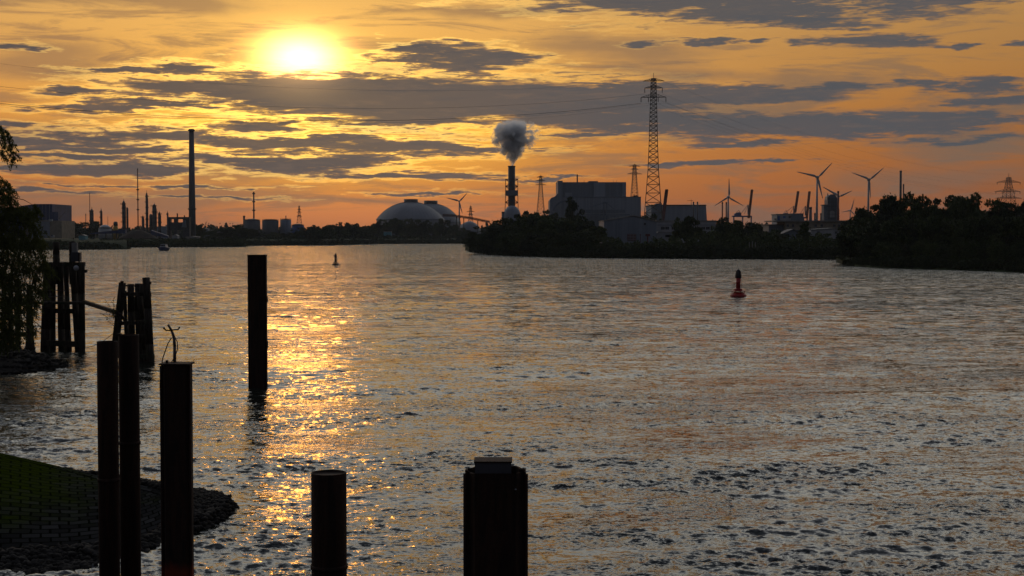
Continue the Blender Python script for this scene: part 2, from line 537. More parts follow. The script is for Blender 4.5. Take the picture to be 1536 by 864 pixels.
def leafmat(name, c, var=0.5):
    m_, g_, b_ = material(name)
    ge = g_.n('ShaderNodeNewGeometry')
    oi = g_.n('ShaderNodeObjectInfo')
    f_ = g_.m('ADD', g_.m('MULTIPLY', ge.outputs['Random Per Island'], 0.7), g_.m('MULTIPLY', oi.outputs['Random'], 0.5))
    g_.put(b_.inputs['Base Color'], g_.mix(f_, tuple(x * (1 - var) for x in c), tuple(x * (1 + var) for x in (c[0] * 1.1, c[1], c[2] * .8))))
    b_.inputs['Roughness'].default_value = 0.8
    b_.inputs['Specular IOR Level'].default_value = 0.2
    return m_
def let_through(m_, c, amt):
    # thin leaves let some light through
    nt_ = m_.node_tree; b_ = nt_.nodes['Principled BSDF']; o_ = nt_.nodes['Material Output']
    t_ = nt_.nodes.new('ShaderNodeBsdfTranslucent'); t_.inputs[0].default_value = (*c, 1)
    x_ = nt_.nodes.new('ShaderNodeMixShader'); x_.inputs[0].default_value = amt
    nt_.links.new(b_.outputs[0], x_.inputs[1]); nt_.links.new(t_.outputs[0], x_.inputs[2]); nt_.links.new(x_.outputs[0], o_.inputs['Surface'])
M['leaf'] = leafmat('leaves', (0.040, 0.060, 0.020))
M['leaf_dark'] = leafmat('dark_leaves', (0.028, 0.042, 0.018))
M['willow'] = leafmat('willow_leaves', (0.10, 0.12, 0.035))

let_through(M['willow'], (.06, .075, .015), .35)

# ------------------------------------------------------------------ land: banks rise out of the river and run back to the horizon
def land(name, shore, top_h, run, back=6000.0, mat_=None, subdiv=14, close=None):
    """shore: pixels on the waterline, from left to right"""
    rng = random.Random(len(name) * 7 + len(shore))
    pts = [onw(x, y, 0) for x, y in shore]
    fine = []
    for a, b in zip(pts[:-1], pts[1:]):
        for k in range(subdiv):
            p = a.lerp(b, k / subdiv)
            fine.append(p + Vector((rng.uniform(-1, 1), rng.uniform(-1, 1), 0)) * min(1.5, (b - a).length / subdiv * .15))
    fine.append(pts[-1])
    rows = []
    for p in fine:
        d = Vector((p.x, p.y, 0)).normalized()
        h = top_h * rng.uniform(.9, 1.05)
        rows.append([(p.x - d.x * 3, p.y - d.y * 3, -1.2), (p.x, p.y, 0.0), (p.x + d.x * run * .35, p.y + d.y * run * .35, h * .5 + rng.uniform(-.2, .2)),
                     (p.x + d.x * run, p.y + d.y * run, h), (p.x + d.x * run * 2, p.y + d.y * run * 2, h * .95), (p.x * back / p.y, back, top_h * .9)])
    n = len(rows[0])
    V_ = [v for r in rows for v in r]
    f = []
    for i in range(len(rows) - 1):
        for j in range(n - 1):
            f.append((i * n + j, (i + 1) * n + j, (i + 1) * n + j + 1, i * n + j + 1))
    return tag(link(name, np_mesh(name, V_, f, mat_ or M['grass'])), kind='structure')

land('terrain', [(-700, 375), (-60, 375), (100, 374.6), (190, 374)], 6.0, 26, back=1330)
land('terrain', [(-700, 371.8), (120, 371.4), (190, 371), (300, 370.6), (370, 370.2)], 6.2, 26)
land('terrain', [(368, 368.6), (470, 368), (525, 367.3), (560, 366), (712, 365.6)], 6.0, 30)
land('terrain', [(700, 375.4), (704, 377.8), (722, 380.6), (760, 383.2), (830, 386), (960, 387.6), (1120, 388.6), (1300, 389.5)], 2.6, 14)
land('terrain', [(1256, 394.2), (1264, 396.8), (1285, 399.5), (1320, 401.8), (1400, 404.2), (1536, 408.6), (1800, 418), (2400, 430)], 2.4, 10)
# ground behind everything, out to the horizon
me = np_mesh('ground', [(-5000, 2300, 3.0), (5000, 2300, 3.0), (5000, 8000, 3.0), (-5000, 8000, 3.0)], [(0, 1, 2, 3)], M['soil'])
tag(link('ground', me), kind='structure')

# ------------------------------------------------------------------ foliage
def leaf_quads(P, rng, size, flat=0.0, aspect=1.0):
    """P: n points -> one leaf-clump quad per point, random tilt"""
    n = len(P)
    a = rng.normal(size=(n, 3)); a[:, 2] *= (1 - flat)
    a /= np.linalg.norm(a, axis=1)[:, None] + 1e-9
    b = rng.normal(size=(n, 3))
    b -= a * (a * b).sum(1)[:, None]
    b /= np.linalg.norm(b, axis=1)[:, None] + 1e-9
    s = size * rng.uniform(.55, 1.35, (n, 1))
    a *= s * aspect; b *= s
    q = np.stack([P - a, P - b * .7, P + a, P + b * .7], 1).reshape(-1, 3)
    f = np.arange(4 * n).reshape(n, 4)
    return q, f

def crown_mesh(seed, n=2600, blobs=24, kind='round', leaf=0.030, mat_=None):
    """unit tree crown: radius about 0.5, height 0..1"""
    rng = np.random.RandomState(seed)
    C_ = []; Rr = []
    for i in range(blobs):
        z = rng.uniform(.12, .88)
        if kind == 'round': prof = 0.40 * max(0.05, 1 - abs((z - .42) / .56) ** 3) ** .5
        elif kind == 'tall': prof = 0.30 * math.sqrt(max(0.05, 1 - ((z - .45) / .56) ** 2))
        elif kind == 'cone': prof = 0.40 * (1 - z) + .05
        else: prof = 0.46 * math.sqrt(max(0.05, 1 - (z / 1.0) ** 2))
        an = rng.uniform(0, 6.28); rad = prof * math.sqrt(rng.uniform(.1, 1))
        C_.append((rad * math.cos(an), rad * math.sin(an), z)); Rr.append(rng.uniform(.07, .20) * (0.75 if kind == 'cone' else 1))
    C_.append((0, 0, .45)); Rr.append(.26)
    C_ = np.array(C_); Rr = np.array(Rr)
    wgt = Rr ** 2; wgt /= wgt.sum()
    k = rng.choice(len(Rr), n, p=wgt)
    d = rng.normal(size=(n, 3)); d /= np.linalg.norm(d, axis=1)[:, None]
    rad = Rr[k] * rng.uniform(.55, 1.12, n) ** .6
    P = C_[k] + d * rad[:, None] * np.array([1, 1, .55])
    P = P[(P[:, 2] > 0.02)]
    # stray sprigs break the outline
    m_ = n // 7
    k2 = rng.choice(len(Rr), m_, p=wgt); d2 = rng.normal(size=(m_, 3)); d2 /= np.linalg.norm(d2, axis=1)[:, None]
    P = np.concatenate([P, C_[k2] + d2 * (Rr[k2] * rng.uniform(1.05, 1.45, m_))[:, None] * np.array([1, 1, .6])])
    P = P[(P[:, 2] > 0.02)]
    q, f = leaf_quads(P, rng, leaf)
    return np_mesh('crown', q, f, mat_ or M['leaf'])

def trunk_mesh(seed, hgt=.6):
    rng = random.Random(seed)
    mb = MB()
    mb.tube([(0, 0, -.02), (0.01, 0, .2), (-.01, .01, hgt)], .022, 6, .45)
    for i in range(6):
        z = rng.uniform(.15, hgt * .85); an = rng.uniform(0, 6.28); L = rng.uniform(.15, .3)
        a = Vector((0, 0, z)); b = a + Vector((math.cos(an) * L, math.sin(an) * L, L * .9))
        mb.tube([a, a.lerp(b, .5) + Vector((0, 0, .02)), b], .011, 4, .3)
    me_ = bpy.data.meshes.new('trunk')
    me_.from_pydata([tuple(v) for v in mb.v], [], mb.f); me_.materials.append(M['bark']); me_.update()
    return me_

CROWNS = {}
for kd, cnt in (('round', 5), ('tall', 3), ('cone', 2), ('bush', 3)):
    CROWNS[kd] = [(crown_mesh(11 * i + len(kd), kind=kd, n=4600 if kd != 'bush' else 3000, mat_=M['leaf' if i % 2 == 0 else 'leaf_dark']), trunk_mesh(i + 3)) for i in range(cnt)]
_tc = [0]
def tree(px, top, hw, Y, kind='round', label=None, group=None, gz=2.5, name=None, cat=None, sq=1.0):
    _tc[0] += 1
    rng = random.Random(_tc[0] * 13)
    p = at(px, top, Y)
    h = (p.z - gz) * rng.uniform(.98, 1.03)
    wdt = 2 * hw * Y / F * 1.3
    cm, tm = CROWNS[kind][_tc[0] % len(CROWNS[kind])]
    nm = name or ('bush' if kind == 'bush' else 'tree')
    t_ = thing(nm, label, cat or ('bush' if kind == 'bush' else 'tree'), (p.x, Y, gz), group)
    sc_ = (wdt, wdt, h)
    rz = rng.uniform(0, 6.28)
    c_ = link('crown', cm, t_); c_.scale = sc_; c_.rotation_euler = (0, 0, rz)
    k_ = link('trunk', tm, t_); k_.scale = sc_; k_.rotation_euler = (0, 0, rz)
    return t_

def leafstrip(name, line, size, per_m, deep, mat_, seed=1, rough=.35):
    """a run of bushes nobody could count; line: (px, py_top, ground z, Y)"""
    rng = np.random.RandomState(seed)
    Ps = []
    for (x0, t0, z0, Y0), (x1, t1, z1, Y1) in zip(line[:-1], line[1:]):
        a = at(x0, t0, Y0); b = at(x1, t1, Y1)
        L = (Vector((b.x, b.y)) - Vector((a.x, a.y))).length
        n = int(L * per_m)
        t = rng.uniform(0, 1, n)
        X = a.x + (b.x - a.x) * t; Yy = a.y + (b.y - a.y) * t
        top = a.z + (b.z - a.z) * t; g0 = z0 + (z1 - z0) * t
        s_ = X * .9
        wob_ = 1 + rough * (np.sin(s_ * .31 + seed) * .35 + np.sin(s_ * .83 + 2 * seed) * .3 + np.sin(s_ * 1.9 + seed) * .3)
        u = rng.uniform(0, 1, n)
        hh = (top - g0) * wob_ * np.sqrt(np.clip(1 - (u * 2 - 1) ** 2, 0, 1))
        z = g0 + hh * rng.uniform(0, 1, n) ** .5
        Ps.append(np.stack([X, Yy + (u - .35) * deep, z], 1))
    P = np.concatenate(Ps)
    q, f = leaf_quads(P, rng, size)
    return tag(link(name, np_mesh(name, q, f, mat_)), kind='stuff')

def shorestrip(line, size, per_m, deep, mat_, seed, rough=.35, name='undergrowth'):
    """bushes growing right from the waterline; line: (px, waterline y, top y)"""
    q = [(x, t, -.15, onw(x, yw, 0).y + deep * .30) for x, yw, t in line]
    return leafstrip(name, q, size, per_m, deep, mat_, seed, rough)
# ------------------------------------------------------------------ trees on the middle headland
GL = 'dense green trees on the slope of the wooded headland'
LB = 'leafy tree in the dense wood on the headland below the chimney'
for x, t, hw in [(716, 343, 13), (728, 337, 15), (742, 332, 15), (755, 326, 17), (770, 322, 17), (788, 318, 17), (806, 316, 18), (825, 321, 17), (842, 322, 17), (860, 322, 18), (878, 328, 18), (896, 336, 15)]:
    tree(x, t, hw + 4, 700 + (x % 7) * 6, 'round', LB, GL)
LB2 = 'round bush crown at the foot of the wooded headland, above the water'
for x, t, hw, Y in [(706, 357, 9, 930), (713, 360, 11, 830), (726, 356, 13, 740), (742, 352, 15, 690), (760, 349, 16, 660), (782, 346, 17, 640), (804, 347, 17, 630), (826, 343, 17, 628), (850, 345, 18, 626), (872, 346, 17, 624), (893, 352, 16, 622), (909, 362, 12, 620)]:
    tree(x, t, hw, Y, 'bush', LB2, 'bushes at the foot of the headland', gz=1.2)
tree(863, 293, 15, 930, 'tall', 'tall dark tree standing up in front of the power station', cat='tree')
for x, t, hw in [(796, 311, 17), (815, 311, 13), (829, 317, 10)]:
    tree(x, t, hw, 1000, 'round', 'distant tree behind the headland wood, left of the power station', 'trees behind the headland wood')
for x, t, hw in [(966, 317, 10), (981, 318, 10), (993, 324, 7)]:
    tree(x, t, hw, 960, 'round', 'dark tree between the legs of the tall pylon and the shed roof', 'trees by the pylon foot')
tree(1020, 321, 12, 690, 'round', 'dark tree before the pale wide hall, left of its taller twin')
tree(1038, 322, 15, 640, 'tall', 'broad dark tree covering the end of the white workshop')
tree(1071, 326, 5, 900, 'round', 'small round treetop on the roofline left of the wind turbine')
for x, t, hw in [(1061, 345, 10), (1088, 323, 14), (1101, 327, 12), (1114, 328, 13), (1138, 331, 13), (1165, 343, 12), (1128, 342, 12), (1150, 350, 12), (1072, 347, 10)]:
    tree(x, t, hw + 2, 650 + x % 5 * 8, 'round', 'dark leafy tree in the row below the white wind turbine and blue crane', 'trees in the middle of the headland shore')
tree(1206, 330, 13, 650, 'cone', 'pointed dark tree in front of the long grey office building', name='conifer')
tree(1235, 347, 14, 640, 'round', 'low round tree below the lattice mill tower')
tree(1259, 357, 12, 620, 'round', 'low tree at the right end of the headland shore')
tree(1183, 356, 12, 640, 'round', 'low tree under the gable left of the pointed tree')
tree(1272, 325, 8, 760, 'round', 'slight treetop beside the smallest wind turbine')
tree(1287, 309, 7, 700, 'tall', 'narrow treetop rising at the edge of the dark wood')
shorestrip([(701, 375.6, 370), (705, 378, 369), (722, 380.6, 369), (760, 383.2, 368), (830, 386, 367), (915, 387.2, 369), (960, 387.6, 370), (1010, 388, 369), (1060, 388.3, 369), (1120, 388.6, 369), (1180, 388.9, 369), (1290, 389.4, 371)], .42, 150, 8, M['leaf_dark'], 5)
leafstrip('undergrowth', [(905, 357, .8, 630), (960, 362, .8, 620), (1010, 358, .8, 620), (1060, 348, .8, 620), (1120, 350, .8, 620), (1170, 352, .8, 615), (1270, 360, .8, 600)], .5, 90, 12, M['leaf'], 15)

# ------------------------------------------------------------------ dark wood on the right bank
LR = 'tall dark tree in the dense wood of the nearer bank'
GR = 'tall dark trees of the nearer wooded bank'
for x, t, hw in [(1290, 322, 13), (1303, 304, 15), (1322, 297, 18), (1336, 290, 14), (1355, 283, 17), (1377, 290, 17), (1397, 294, 16), (1418, 294, 15), (1437, 287, 16), (1458, 284, 18), (1478, 291, 16), (1497, 300, 15), (1516, 299, 15), (1533, 294, 16), (1554, 296, 18), (1580, 298, 20)]:
    tree(x, t - 1, hw + 7, 475 + x % 9 * 4, 'round', LR, GR)
LR2 = 'lower tree along the water edge of the dark wood'
for i, x in enumerate(range(1276, 1620, 21)):
    tree(x, 336 - min(22, (x - 1276) * .35) + (i * 37 % 13), 23, 445 - (x - 1276) * .2, 'round', LR2, 'lower trees of the nearer wooded bank', gz=1.6)
for i, x in enumerate(range(1268, 1620, 19)):
    Y = 455 if x < 1290 else 432 - (x - 1290) * .28
    tree(x, 371 - min(14, (x - 1268) * .5) + (i * 29 % 9), 14, Y, 'bush', 'bush hanging over the water at the foot of the dark wood', 'bushes at the foot of the dark wood', gz=.6)
shorestrip([(1268, 397.4, 391), (1285, 399.5, 389), (1320, 401.8, 387), (1400, 404.2, 387), (1536, 408.6, 390), (1700, 414.6, 394)], .3, 170, 6, M['leaf_dark'], 9)

# ------------------------------------------------------------------ trees on the far banks
for x, t, hw, lab in [(110, 331, 13, 'round dark tree clump right of the blue factory'), (138, 330, 14, 'round dark tree clump around the foot of the twin columns'), (300, 333, 9, 'dark tree directly right of the tall chimney foot')]:
    tree(x, t, hw, 1500, 'round', lab, gz=5)
FG = 'trees along the far left bank'
FL = 'small distant tree along the far bank before the storage tanks'
for x, t, hw in [(356, 336, 11), (371, 340, 12), (384, 342, 12), (340, 341, 13), (322, 344, 12), (410, 348, 12), (428, 348, 10), (445, 343, 11), (463, 338, 12), (478, 337, 12), (494, 336, 10)]:
    tree(x, t, hw, 1420, 'round', FL, FG, gz=5.5)
for x, t, hw in [(506, 333, 10), (518, 330, 12), (531, 334, 9), (543, 338, 10), (554, 337, 9)]:
    tree(x, t, hw, 1560, 'round', 'distant tree in the clump left of the pale domes', 'clump of trees left of the domes', gz=5)
for x, t, hw in [(565, 330, 11), (578, 326, 12), (593, 325, 11), (607, 325, 11), (622, 326, 11), (637, 328, 11), (652, 330, 10), (665, 326, 9), (676, 334, 9), (688, 340, 10), (700, 344, 10)]:
    tree(x, t, hw, 1800, 'round', 'distant tree hiding the foot of the two pale domes', 'trees in front of the domes', gz=4)
leafstrip('undergrowth', [(-80, 360, 2, 985), (60, 361, 2, 985), (120, 362, 2, 985), (188, 366, 1, 980)], .6, 30, 12, M['leaf_dark'], 21, .2)
leafstrip('undergrowth', [(150, 358, 3, 1180), (240, 358, 3, 1185), (300, 357, 3, 1190), (368, 356, 3, 1200)], .7, 40, 14, M['leaf_dark'], 22, .2)
leafstrip('undergrowth', [(368, 356, 2, 1370), (450, 355, 2, 1400), (560, 354, 2, 1640), (712, 352, 2, 1700)], .95, 70, 18, M['leaf_dark'], 23, .25)
leafstrip('distant_wood', [(-100, 343, 3, 2200), (95, 342, 3, 2200), (180, 344, 3, 2200), (300, 341, 3, 2200), (420, 343, 3, 2200), (560, 342, 3, 2200), (720, 340, 3, 2200), (900, 340, 3, 2300)], 2.4, 45, 40, M['leaf_dark'], 31, .4)
leafstrip('distant_wood', [(900, 342, 3, 2300), (1100, 340, 3, 2300), (1300, 338, 3, 2300), (1560, 336, 3, 2300)], 2.4, 40, 40, M['leaf_dark'], 32, .4)

shorestrip([(-80, 375, 360), (60, 374.8, 361), (120, 374.5, 362), (175, 374.1, 366), (189, 374, 370)], .55, 110, 22, M['leaf'], 41, .25)
shorestrip([(150, 371.3, 359), (240, 370.9, 359), (300, 370.6, 358), (368, 370.2, 358)], .6, 110, 24, M['leaf'], 42, .25)
shorestrip([(369, 368.6, 360), (470, 368, 360), (525, 367.3, 360), (560, 366, 359), (712, 365.6, 358)], .6, 80, 20, M['leaf_dark'], 43, .25)
# ------------------------------------------------------------------ helpers for things far away
def base_at(px, Y, z):
    p = at(px, 354, Y)
    return Vector((p.x, Y, z))

def chimney(name, label, px, ytop, Y, wtop, wbot, gz=5.0, mat_='dark_concrete', ring=(), group=None, cap=True, cat='chimney', n=20):
    b = base_at(px, Y, gz)
    t_ = thing(name, label, cat, b, group)
    zt = at(px, ytop, Y).z - gz
    k = Y / F / 2
    MB().lathe(b, [(wbot * k, 0), ((wbot + wtop) / 2 * k, zt * .5), (wtop * k, zt)], n).build('shaft', M[mat_], t_)
    for y in ring:
        z = at(px, y, Y).z - gz
        r = (wtop + (wbot - wtop) * (1 - z / zt)) * k
        MB().lathe(b, [(r, z - .4), (r + 1.0, z), (r + 1.0, z + 1.0), (r, z + 1.1)], n).build('platform', M['dark_steel'], t_)
    if cap:
        MB().lathe(b, [(wtop * k * 1.12, zt - 1.5), (wtop * k * 1.12, zt + .3), (wtop * k * .8, zt + .3)], n).build('rim', M['dark_steel'], t_)
    return t_

def column(label, px, ytop, Y, wpx, gz=5.0, plats=4, cat='process column', group=None, seed=0, twin=None):
    rng = random.Random(seed + int(px))
    b = base_at(px, Y, gz); k = Y / F
    t_ = thing('process_column', label, cat, b, group)
    zt = at(px, ytop, Y).z - gz
    r = wpx * k / 2 * .8
    MB().lathe(b, [(r * 1.15, 0), (r, zt * .12), (r, zt * .9), (r * .75, zt * .96), (r * .2, zt)], 14).build('vessel', M['steel'], t_)
    for i in range(plats):
        z = zt * (.3 + .62 * i / max(1, plats - 1)) + rng.uniform(-1, 1)
        mb = MB(); rr = r * rng.uniform(1.35, 1.6)
        off = rng.choice((-1, 1)) * r * .25
        c = b + Vector((off, 0, 0))
        mb.lathe(c, [(rr, z), (rr, z + .35)], 10)
        for j in range(8):
            an = j * .785
            mb.bar(c + Vector((rr * math.cos(an), rr * math.sin(an), z)), c + Vector((rr * math.cos(an), rr * math.sin(an), z + 1.3)), .12)
        mb.lathe(c, [(rr, z + 1.2), (rr, z + 1.4)], 10)
        mb.build('platform', M['dark_steel'], t_)
    MB().tube([b + Vector((r * 1.2, -r * .5, 0)), b + Vector((r * 1.2, -r * .5, zt * .85)), b + Vector((r * .2, 0, zt * 1.0))], .35, 6).build('riser_pipe', M['dark_steel'], t_)
    MB().bar(b + Vector((0, 0, zt)), b + Vector((0, 0, zt * 1.05)), .2).build('vent', M['dark_steel'], t_)
    if twin:
        dx, y2, w2 = twin
        z2 = at(px, y2, Y).z - gz
        c = b + Vector((dx * k, 2, 0))
        MB().lathe(c, [(w2 * k / 2, 0), (w2 * k / 2, z2 * .93), (w2 * k * .3, z2)], 12).build('side_vessel', M['steel'], t_)
    return t_

def tank(name, label, x0, x1, ytop, Y, gz=5.0, mat_='dark_concrete', dome=3.0, ybot=None, group=None):
    a = at(x0, ytop, Y); c = at(x1, ytop, Y)
    b = Vector(((a.x + c.x) / 2, Y, gz)); r = (c.x - a.x) / 2; h = a.z - gz
    t_ = thing(name, label, 'storage tank', b, group)
    mb = MB(); mb.lathe(b, [(r, 0), (r, h - dome)], 32)
    for i in range(32):
        an = i * 2 * math.pi / 32
        mb.bar(b + Vector((math.cos(an) * r, math.sin(an) * r, 0)), b + Vector((math.cos(an) * r, math.sin(an) * r, h - dome)), .12)
    mb.build('shell', M[mat_], t_)
    MB().lathe(b, [(r * 1.01, h - dome), (r * .8, h - dome * .55), (r * .45, h - dome * .15), (.3, h)], 32).build('roof', M['steel' if mat_ != 'white_paint' else 'white_paint'], t_)
    mb = MB()
    for i in range(24):
        an = i * 2 * math.pi / 24
        p = b + Vector((math.cos(an) * r, math.sin(an) * r, h - dome))
        mb.bar(p, p + Vector((0, 0, 1.2)), .08)
    mb.lathe(b, [(r, h - dome + 1.1), (r, h - dome + 1.25)], 32)
    mb.build('railing', M['dark_steel'], t_)
    return t_

def lattice(mb, b, prof, rleg, rbr, sub=1.0):
    """square lattice mast; prof: (z, half width)"""
    zs = [p[0] for p in prof]
    def hw(z): return float(np.interp(z, zs, [p[1] for p in prof]))
    z = zs[0]; lv = [z]
    while z < zs[-1] - hw(z) * .9 * sub:
        z += max(1.2, hw(z) * 1.7 * sub); lv.append(min(z, zs[-1]))
    if lv[-1] < zs[-1]: lv.append(zs[-1])
    for z0, z1 in zip(lv[:-1], lv[1:]):
        a, c = hw(z0), hw(z1)
        co = [(1, 1), (-1, 1), (-1, -1), (1, -1)]
        P0 = [b + Vector((s[0] * a, s[1] * a, z0)) for s in co]
        P1 = [b + Vector((s[0] * c, s[1] * c, z1)) for s in co]
        for i in range(4):
            j = (i + 1) % 4
            mb.bar(P0[i], P1[i], rleg)
            mb.bar(P0[i], P1[j], rbr, n=3); mb.bar(P0[j], P1[i], rbr, n=3)
            mb.bar(P1[i], P1[j], rbr, n=3)
    return lv

def pylon(label, px, Y, gz, prof_px, arms, spike, group=None, rleg=.2, rbr=.1, yaw=.12, ins=2.6):
    """prof_px: (image y, half width px); arms: (y, left px, right px, apex y, [hanger offsets px])"""
    b = base_at(px, Y, gz); k = Y / F
    t_ = thing('power_pylon', label, 'pylon', b, group)
    t_.rotation_euler = (0, 0, yaw)
    zz = lambda y: at(px, y, Y).z - gz
    mb = MB(); lattice(mb, b, [(zz(y), w * k) for y, w in prof_px], rleg, rbr, .72)
    mb.bar(b + Vector((0, 0, zz(prof_px[-1][0]))), b + Vector((0, 0, zz(spike))), rleg * .8)
    mb.build('mast', M['lattice'], t_)
    for y, L, Rr, ya, hang in arms:
        mb = MB(); z = zz(y); za = zz(ya); w_ = 1.2 * k
        for s, len_ in ((-1, L), (1, Rr)):
            tip = b + Vector((s * len_ * k, 0, z))
            n = 5
            lo = [[b + Vector((s * len_ * k * i / n, d * w_ * (1 - i / n) * 2, z)) for i in range(n + 1)] for d in (-1, 1)]
            up = [b + Vector((s * len_ * k * i / n, 0, za + (z - za) * i / n)) for i in range(n + 1)]
            for i in range(n):
                for row in lo:
                    mb.bar(row[i], row[i + 1], rleg * .7, n=3); mb.bar(row[i], up[i + 1] if i + 1 < n else tip, rbr, n=3)
                    mb.bar(row[i], up[i], rbr, n=3)
                mb.bar(up[i], up[i + 1], rleg * .6, n=3)
        mb.build('crossarm', M['lattice'], t_)
        for h in hang:
            p = b + Vector((h * k, 0, z))
            m2 = MB(); m2.bar(p, p - Vector((0, 0, ins)), rleg * .8)
            for q in range(5): m2.lathe(p - Vector((0, 0, ins * (.2 + q * .17))), [(rleg * 1.5, 0), (rleg * 1.5, .15)], 6)
            m2.build('insulator', M['dark_steel'], t_)
    return t_

def turbine(label, hub, Y, blades, wtower=3.0, gz=4.0, yaw=0.15, group=None, bladew=1.0):
    b = base_at(hub[0], Y, gz); k = Y / F
    hz = at(hub[0], hub[1], Y).z
    t_ = thing('wind_turbine', label, 'wind turbine', b, group)
    H = hz - gz; r = wtower * k / 2
    MB().lathe(b, [(r * 1.25, 0), (r, H * .6), (r * .72, H - 1)], 20).build('tower', M['white_paint'], t_)
    hp = Vector((b.x, Y - 4.2, hz))
    mb = MB(); mb.bar(Vector((b.x, Y - 3.2, hz)), Vector((b.x, Y + 4.5, hz + .3)), 1.5, 1.2, 10, True); mb.build('nacelle', M['white_paint'], t_)
    MB().lathe(hp - Vector((0, 0, 1.3)), [(.3, 0), (1.0, .4), (1.35, 1.3), (1.0, 2.2), (.3, 2.6)], 12).build('hub', M['white_paint'], t_)
    for ang, L in blades:
        L = L * k; a = R(ang)
        d = Vector((math.sin(a), 0, math.cos(a))); s = Vector((math.cos(a), 0, -math.sin(a)))
        secs = [(0, .5, .5), (.06, .55, .5), (.2, 1.35, .32), (.45, .95, .2), (.75, .6, .12), (.95, .35, .06), (1.0, .08, .03)]
        vs = []; fs = []
        for t, c, th in secs:
            o = hp + d * (L * t)
            c *= L / 32 * bladew * 1.3; th *= L / 32 * 1.6
            for q in range(8):
                an = q * math.pi / 4
                vs.append(o + s * (c * math.cos(an) + c * .35) + Vector((0, 1, 0)) * th * math.sin(an))
        for i in range(len(secs) - 1):
            for q in range(8):
                fs.append((i * 8 + q, i * 8 + (q + 1) % 8, (i + 1) * 8 + (q + 1) % 8, (i + 1) * 8 + q))
        MB().add(vs, fs, True).build('blade', M['white_paint'], t_)
    return t_

# ------------------------------------------------------------------ refinery on the far left bank
t = thing('factory_building', 'blue boxy factory in two steps above a pale lower hall at the far left', 'factory', base_at(60, 1330, 5))
MB().boxpx(-60, 311, 32, 357, 1345, 60).build('wall', M['blue_clad'], t)
MB().prismpx([(30, 331), (30, 309), (52, 306), (78, 306), (78, 331)], 1343, 60).build('wall', M['blue_clad'], t)
MB().boxpx(78, 318, 87, 331, 1344, 40).build('wall', M['blue_clad'], t)
MB().boxpx(45, 332, 75, 357, 1338, 50).build('lower_hall', M['grey_clad'], t)
MB().boxpx(75, 331, 92.5, 357, 1334, 40).build('lower_hall', M['beige_wall'], t)
MB().boxpx(49, 330, 76, 332.2, 1337, 8).build('roof_edge', M['roof'], t)
MB().boxpx(73, 329, 78, 332, 1333, 3).build('white_box', M['white_paint'], t)  # small box in plain white paint
mb = MB()
for i in range(9): mb.boxpx(31.5 + i * 5.3, 306.5 if i > 3 else 309, 31.9 + i * 5.3, 330, 1342.7, .4)
mb.build('cladding_rib', M['dark_clad'], t)
mb = MB(); mb.bar(at(88, 329, 1340), at(98, 318, 1340), .35, .15); mb.build('jib', M['steel'], t)
for x0, x1 in ((50, 54), (58, 62), (66, 70)): MB().boxpx(x0, 346, x1, 351, 1337.6, .5).build('window', M['window'], t)
t = thing('van', 'small pale van parked before the lower hall of the blue factory', 'van', base_at(78, 1310, 5.9))
mb = MB(); mb.prismpx([(76, 356.4), (76, 353.4), (77, 352.3), (80.5, 352.3), (80.5, 356.4)], 1310, 2.2); mb.build('body', M['white_wall'], t)
MB().prismpx([(76.3, 354), (76.3, 353.4), (77.2, 352.7), (79, 352.7), (79, 354)], 1309.9, .1).build('window', M['window'], t)
for x in (77, 79.7): MB().bar(at(x, 356.5, 1309.8), at(x, 356.5, 1310.5), .4, n=10).build('wheel', M['dark_steel'], t)

chimney('mast', 'thin pole-like flare stack left of the twin columns', 135.2, 289, 1500, .9, 1.4, mat_='red_steel', cap=False, cat='flare stack', n=8)
column('thick column beside the thin flare stack, above a round tree', 138, 313, 1500, 5.5, plats=3)
chimney('chimney', 'small short chimney left of the thick column', 129, 321, 1510, 1.1, 1.3, cap=True, n=10)
column('slim dark column between the thick column and the white sphere tank', 152, 314, 1490, 3.6, plats=4)
chimney('mast', 'short needle mast behind the white tank', 162, 324, 1480, .5, 1.3, cap=False, cat='mast', n=8)
tank('storage_tank', 'low white storage tank left of the yellow silo', 148, 167, 337, 1450, mat_='white_paint', dome=4)
t = thing('silo', 'yellow silo with dark top standing left of the double column', 'silo', base_at(173.5, 1440, 5))
bb = base_at(173.5, 1440, 5)
MB().lathe(bb, [(2.5, 0), (2.5, 11), (2.0, 14.5)], 18).build('shell', M['yellow'], t)
MB().lathe(bb, [(2.3, 14.5), (2.2, 17.5), (1.2, 18.6)], 12).build('top_house', M['dark_steel'], t)
column('tall double column with stacked platforms in the middle of the refinery', 186, 301, 1470, 6.5, plats=6, twin=(4.6, 311, 3.2))
chimney('chimney', 'very thin tall stack between the double column and the tallest slim column', 207.3, 253, 1600, 1.4, 1.8, mat_='red_steel', cap=True, ring=(285, 300, 315), n=10)
column('tallest slim column of the refinery with ladder cage', 220.5, 289, 1500, 4.2, plats=6)
column('stubby column at the foot of the tallest slim column', 214.5, 324, 1490, 4.4, plats=2)
column('broad column with bulging top right of the tallest slim column', 231.8, 306, 1480, 7.6, plats=5, twin=(-6.0, 321, 5))
column('short column between the broad column and the pipe rack', 239.3, 318, 1500, 5, plats=3)
column('thin column at the left end of the pipe rack', 251.5, 318, 1460, 2.6, plats=2)
t = thing('pipe_rack', 'heavy dark frame with two square openings left of the tall chimney', 'pipe rack', base_at(268, 1460, 5))
for x0, x1 in ((252, 255.5), (261, 265.5), (274.5, 284)): MB().boxpx(x0, 326, x1, 357, 1460, 6).build('pillar', M['dark_steel'], t)
MB().boxpx(252, 325.5, 284, 328.6, 1459, 8).build('girder', M['dark_steel'], t)
MB().boxpx(252, 333.5, 284, 345, 1460.5, 5).build('girder', M['dark_steel'], t)
MB().prismpx([(272, 341), (275, 330), (277.5, 330), (279, 341)], 1457, 3).build('hopper', M['dark_clad'], t)
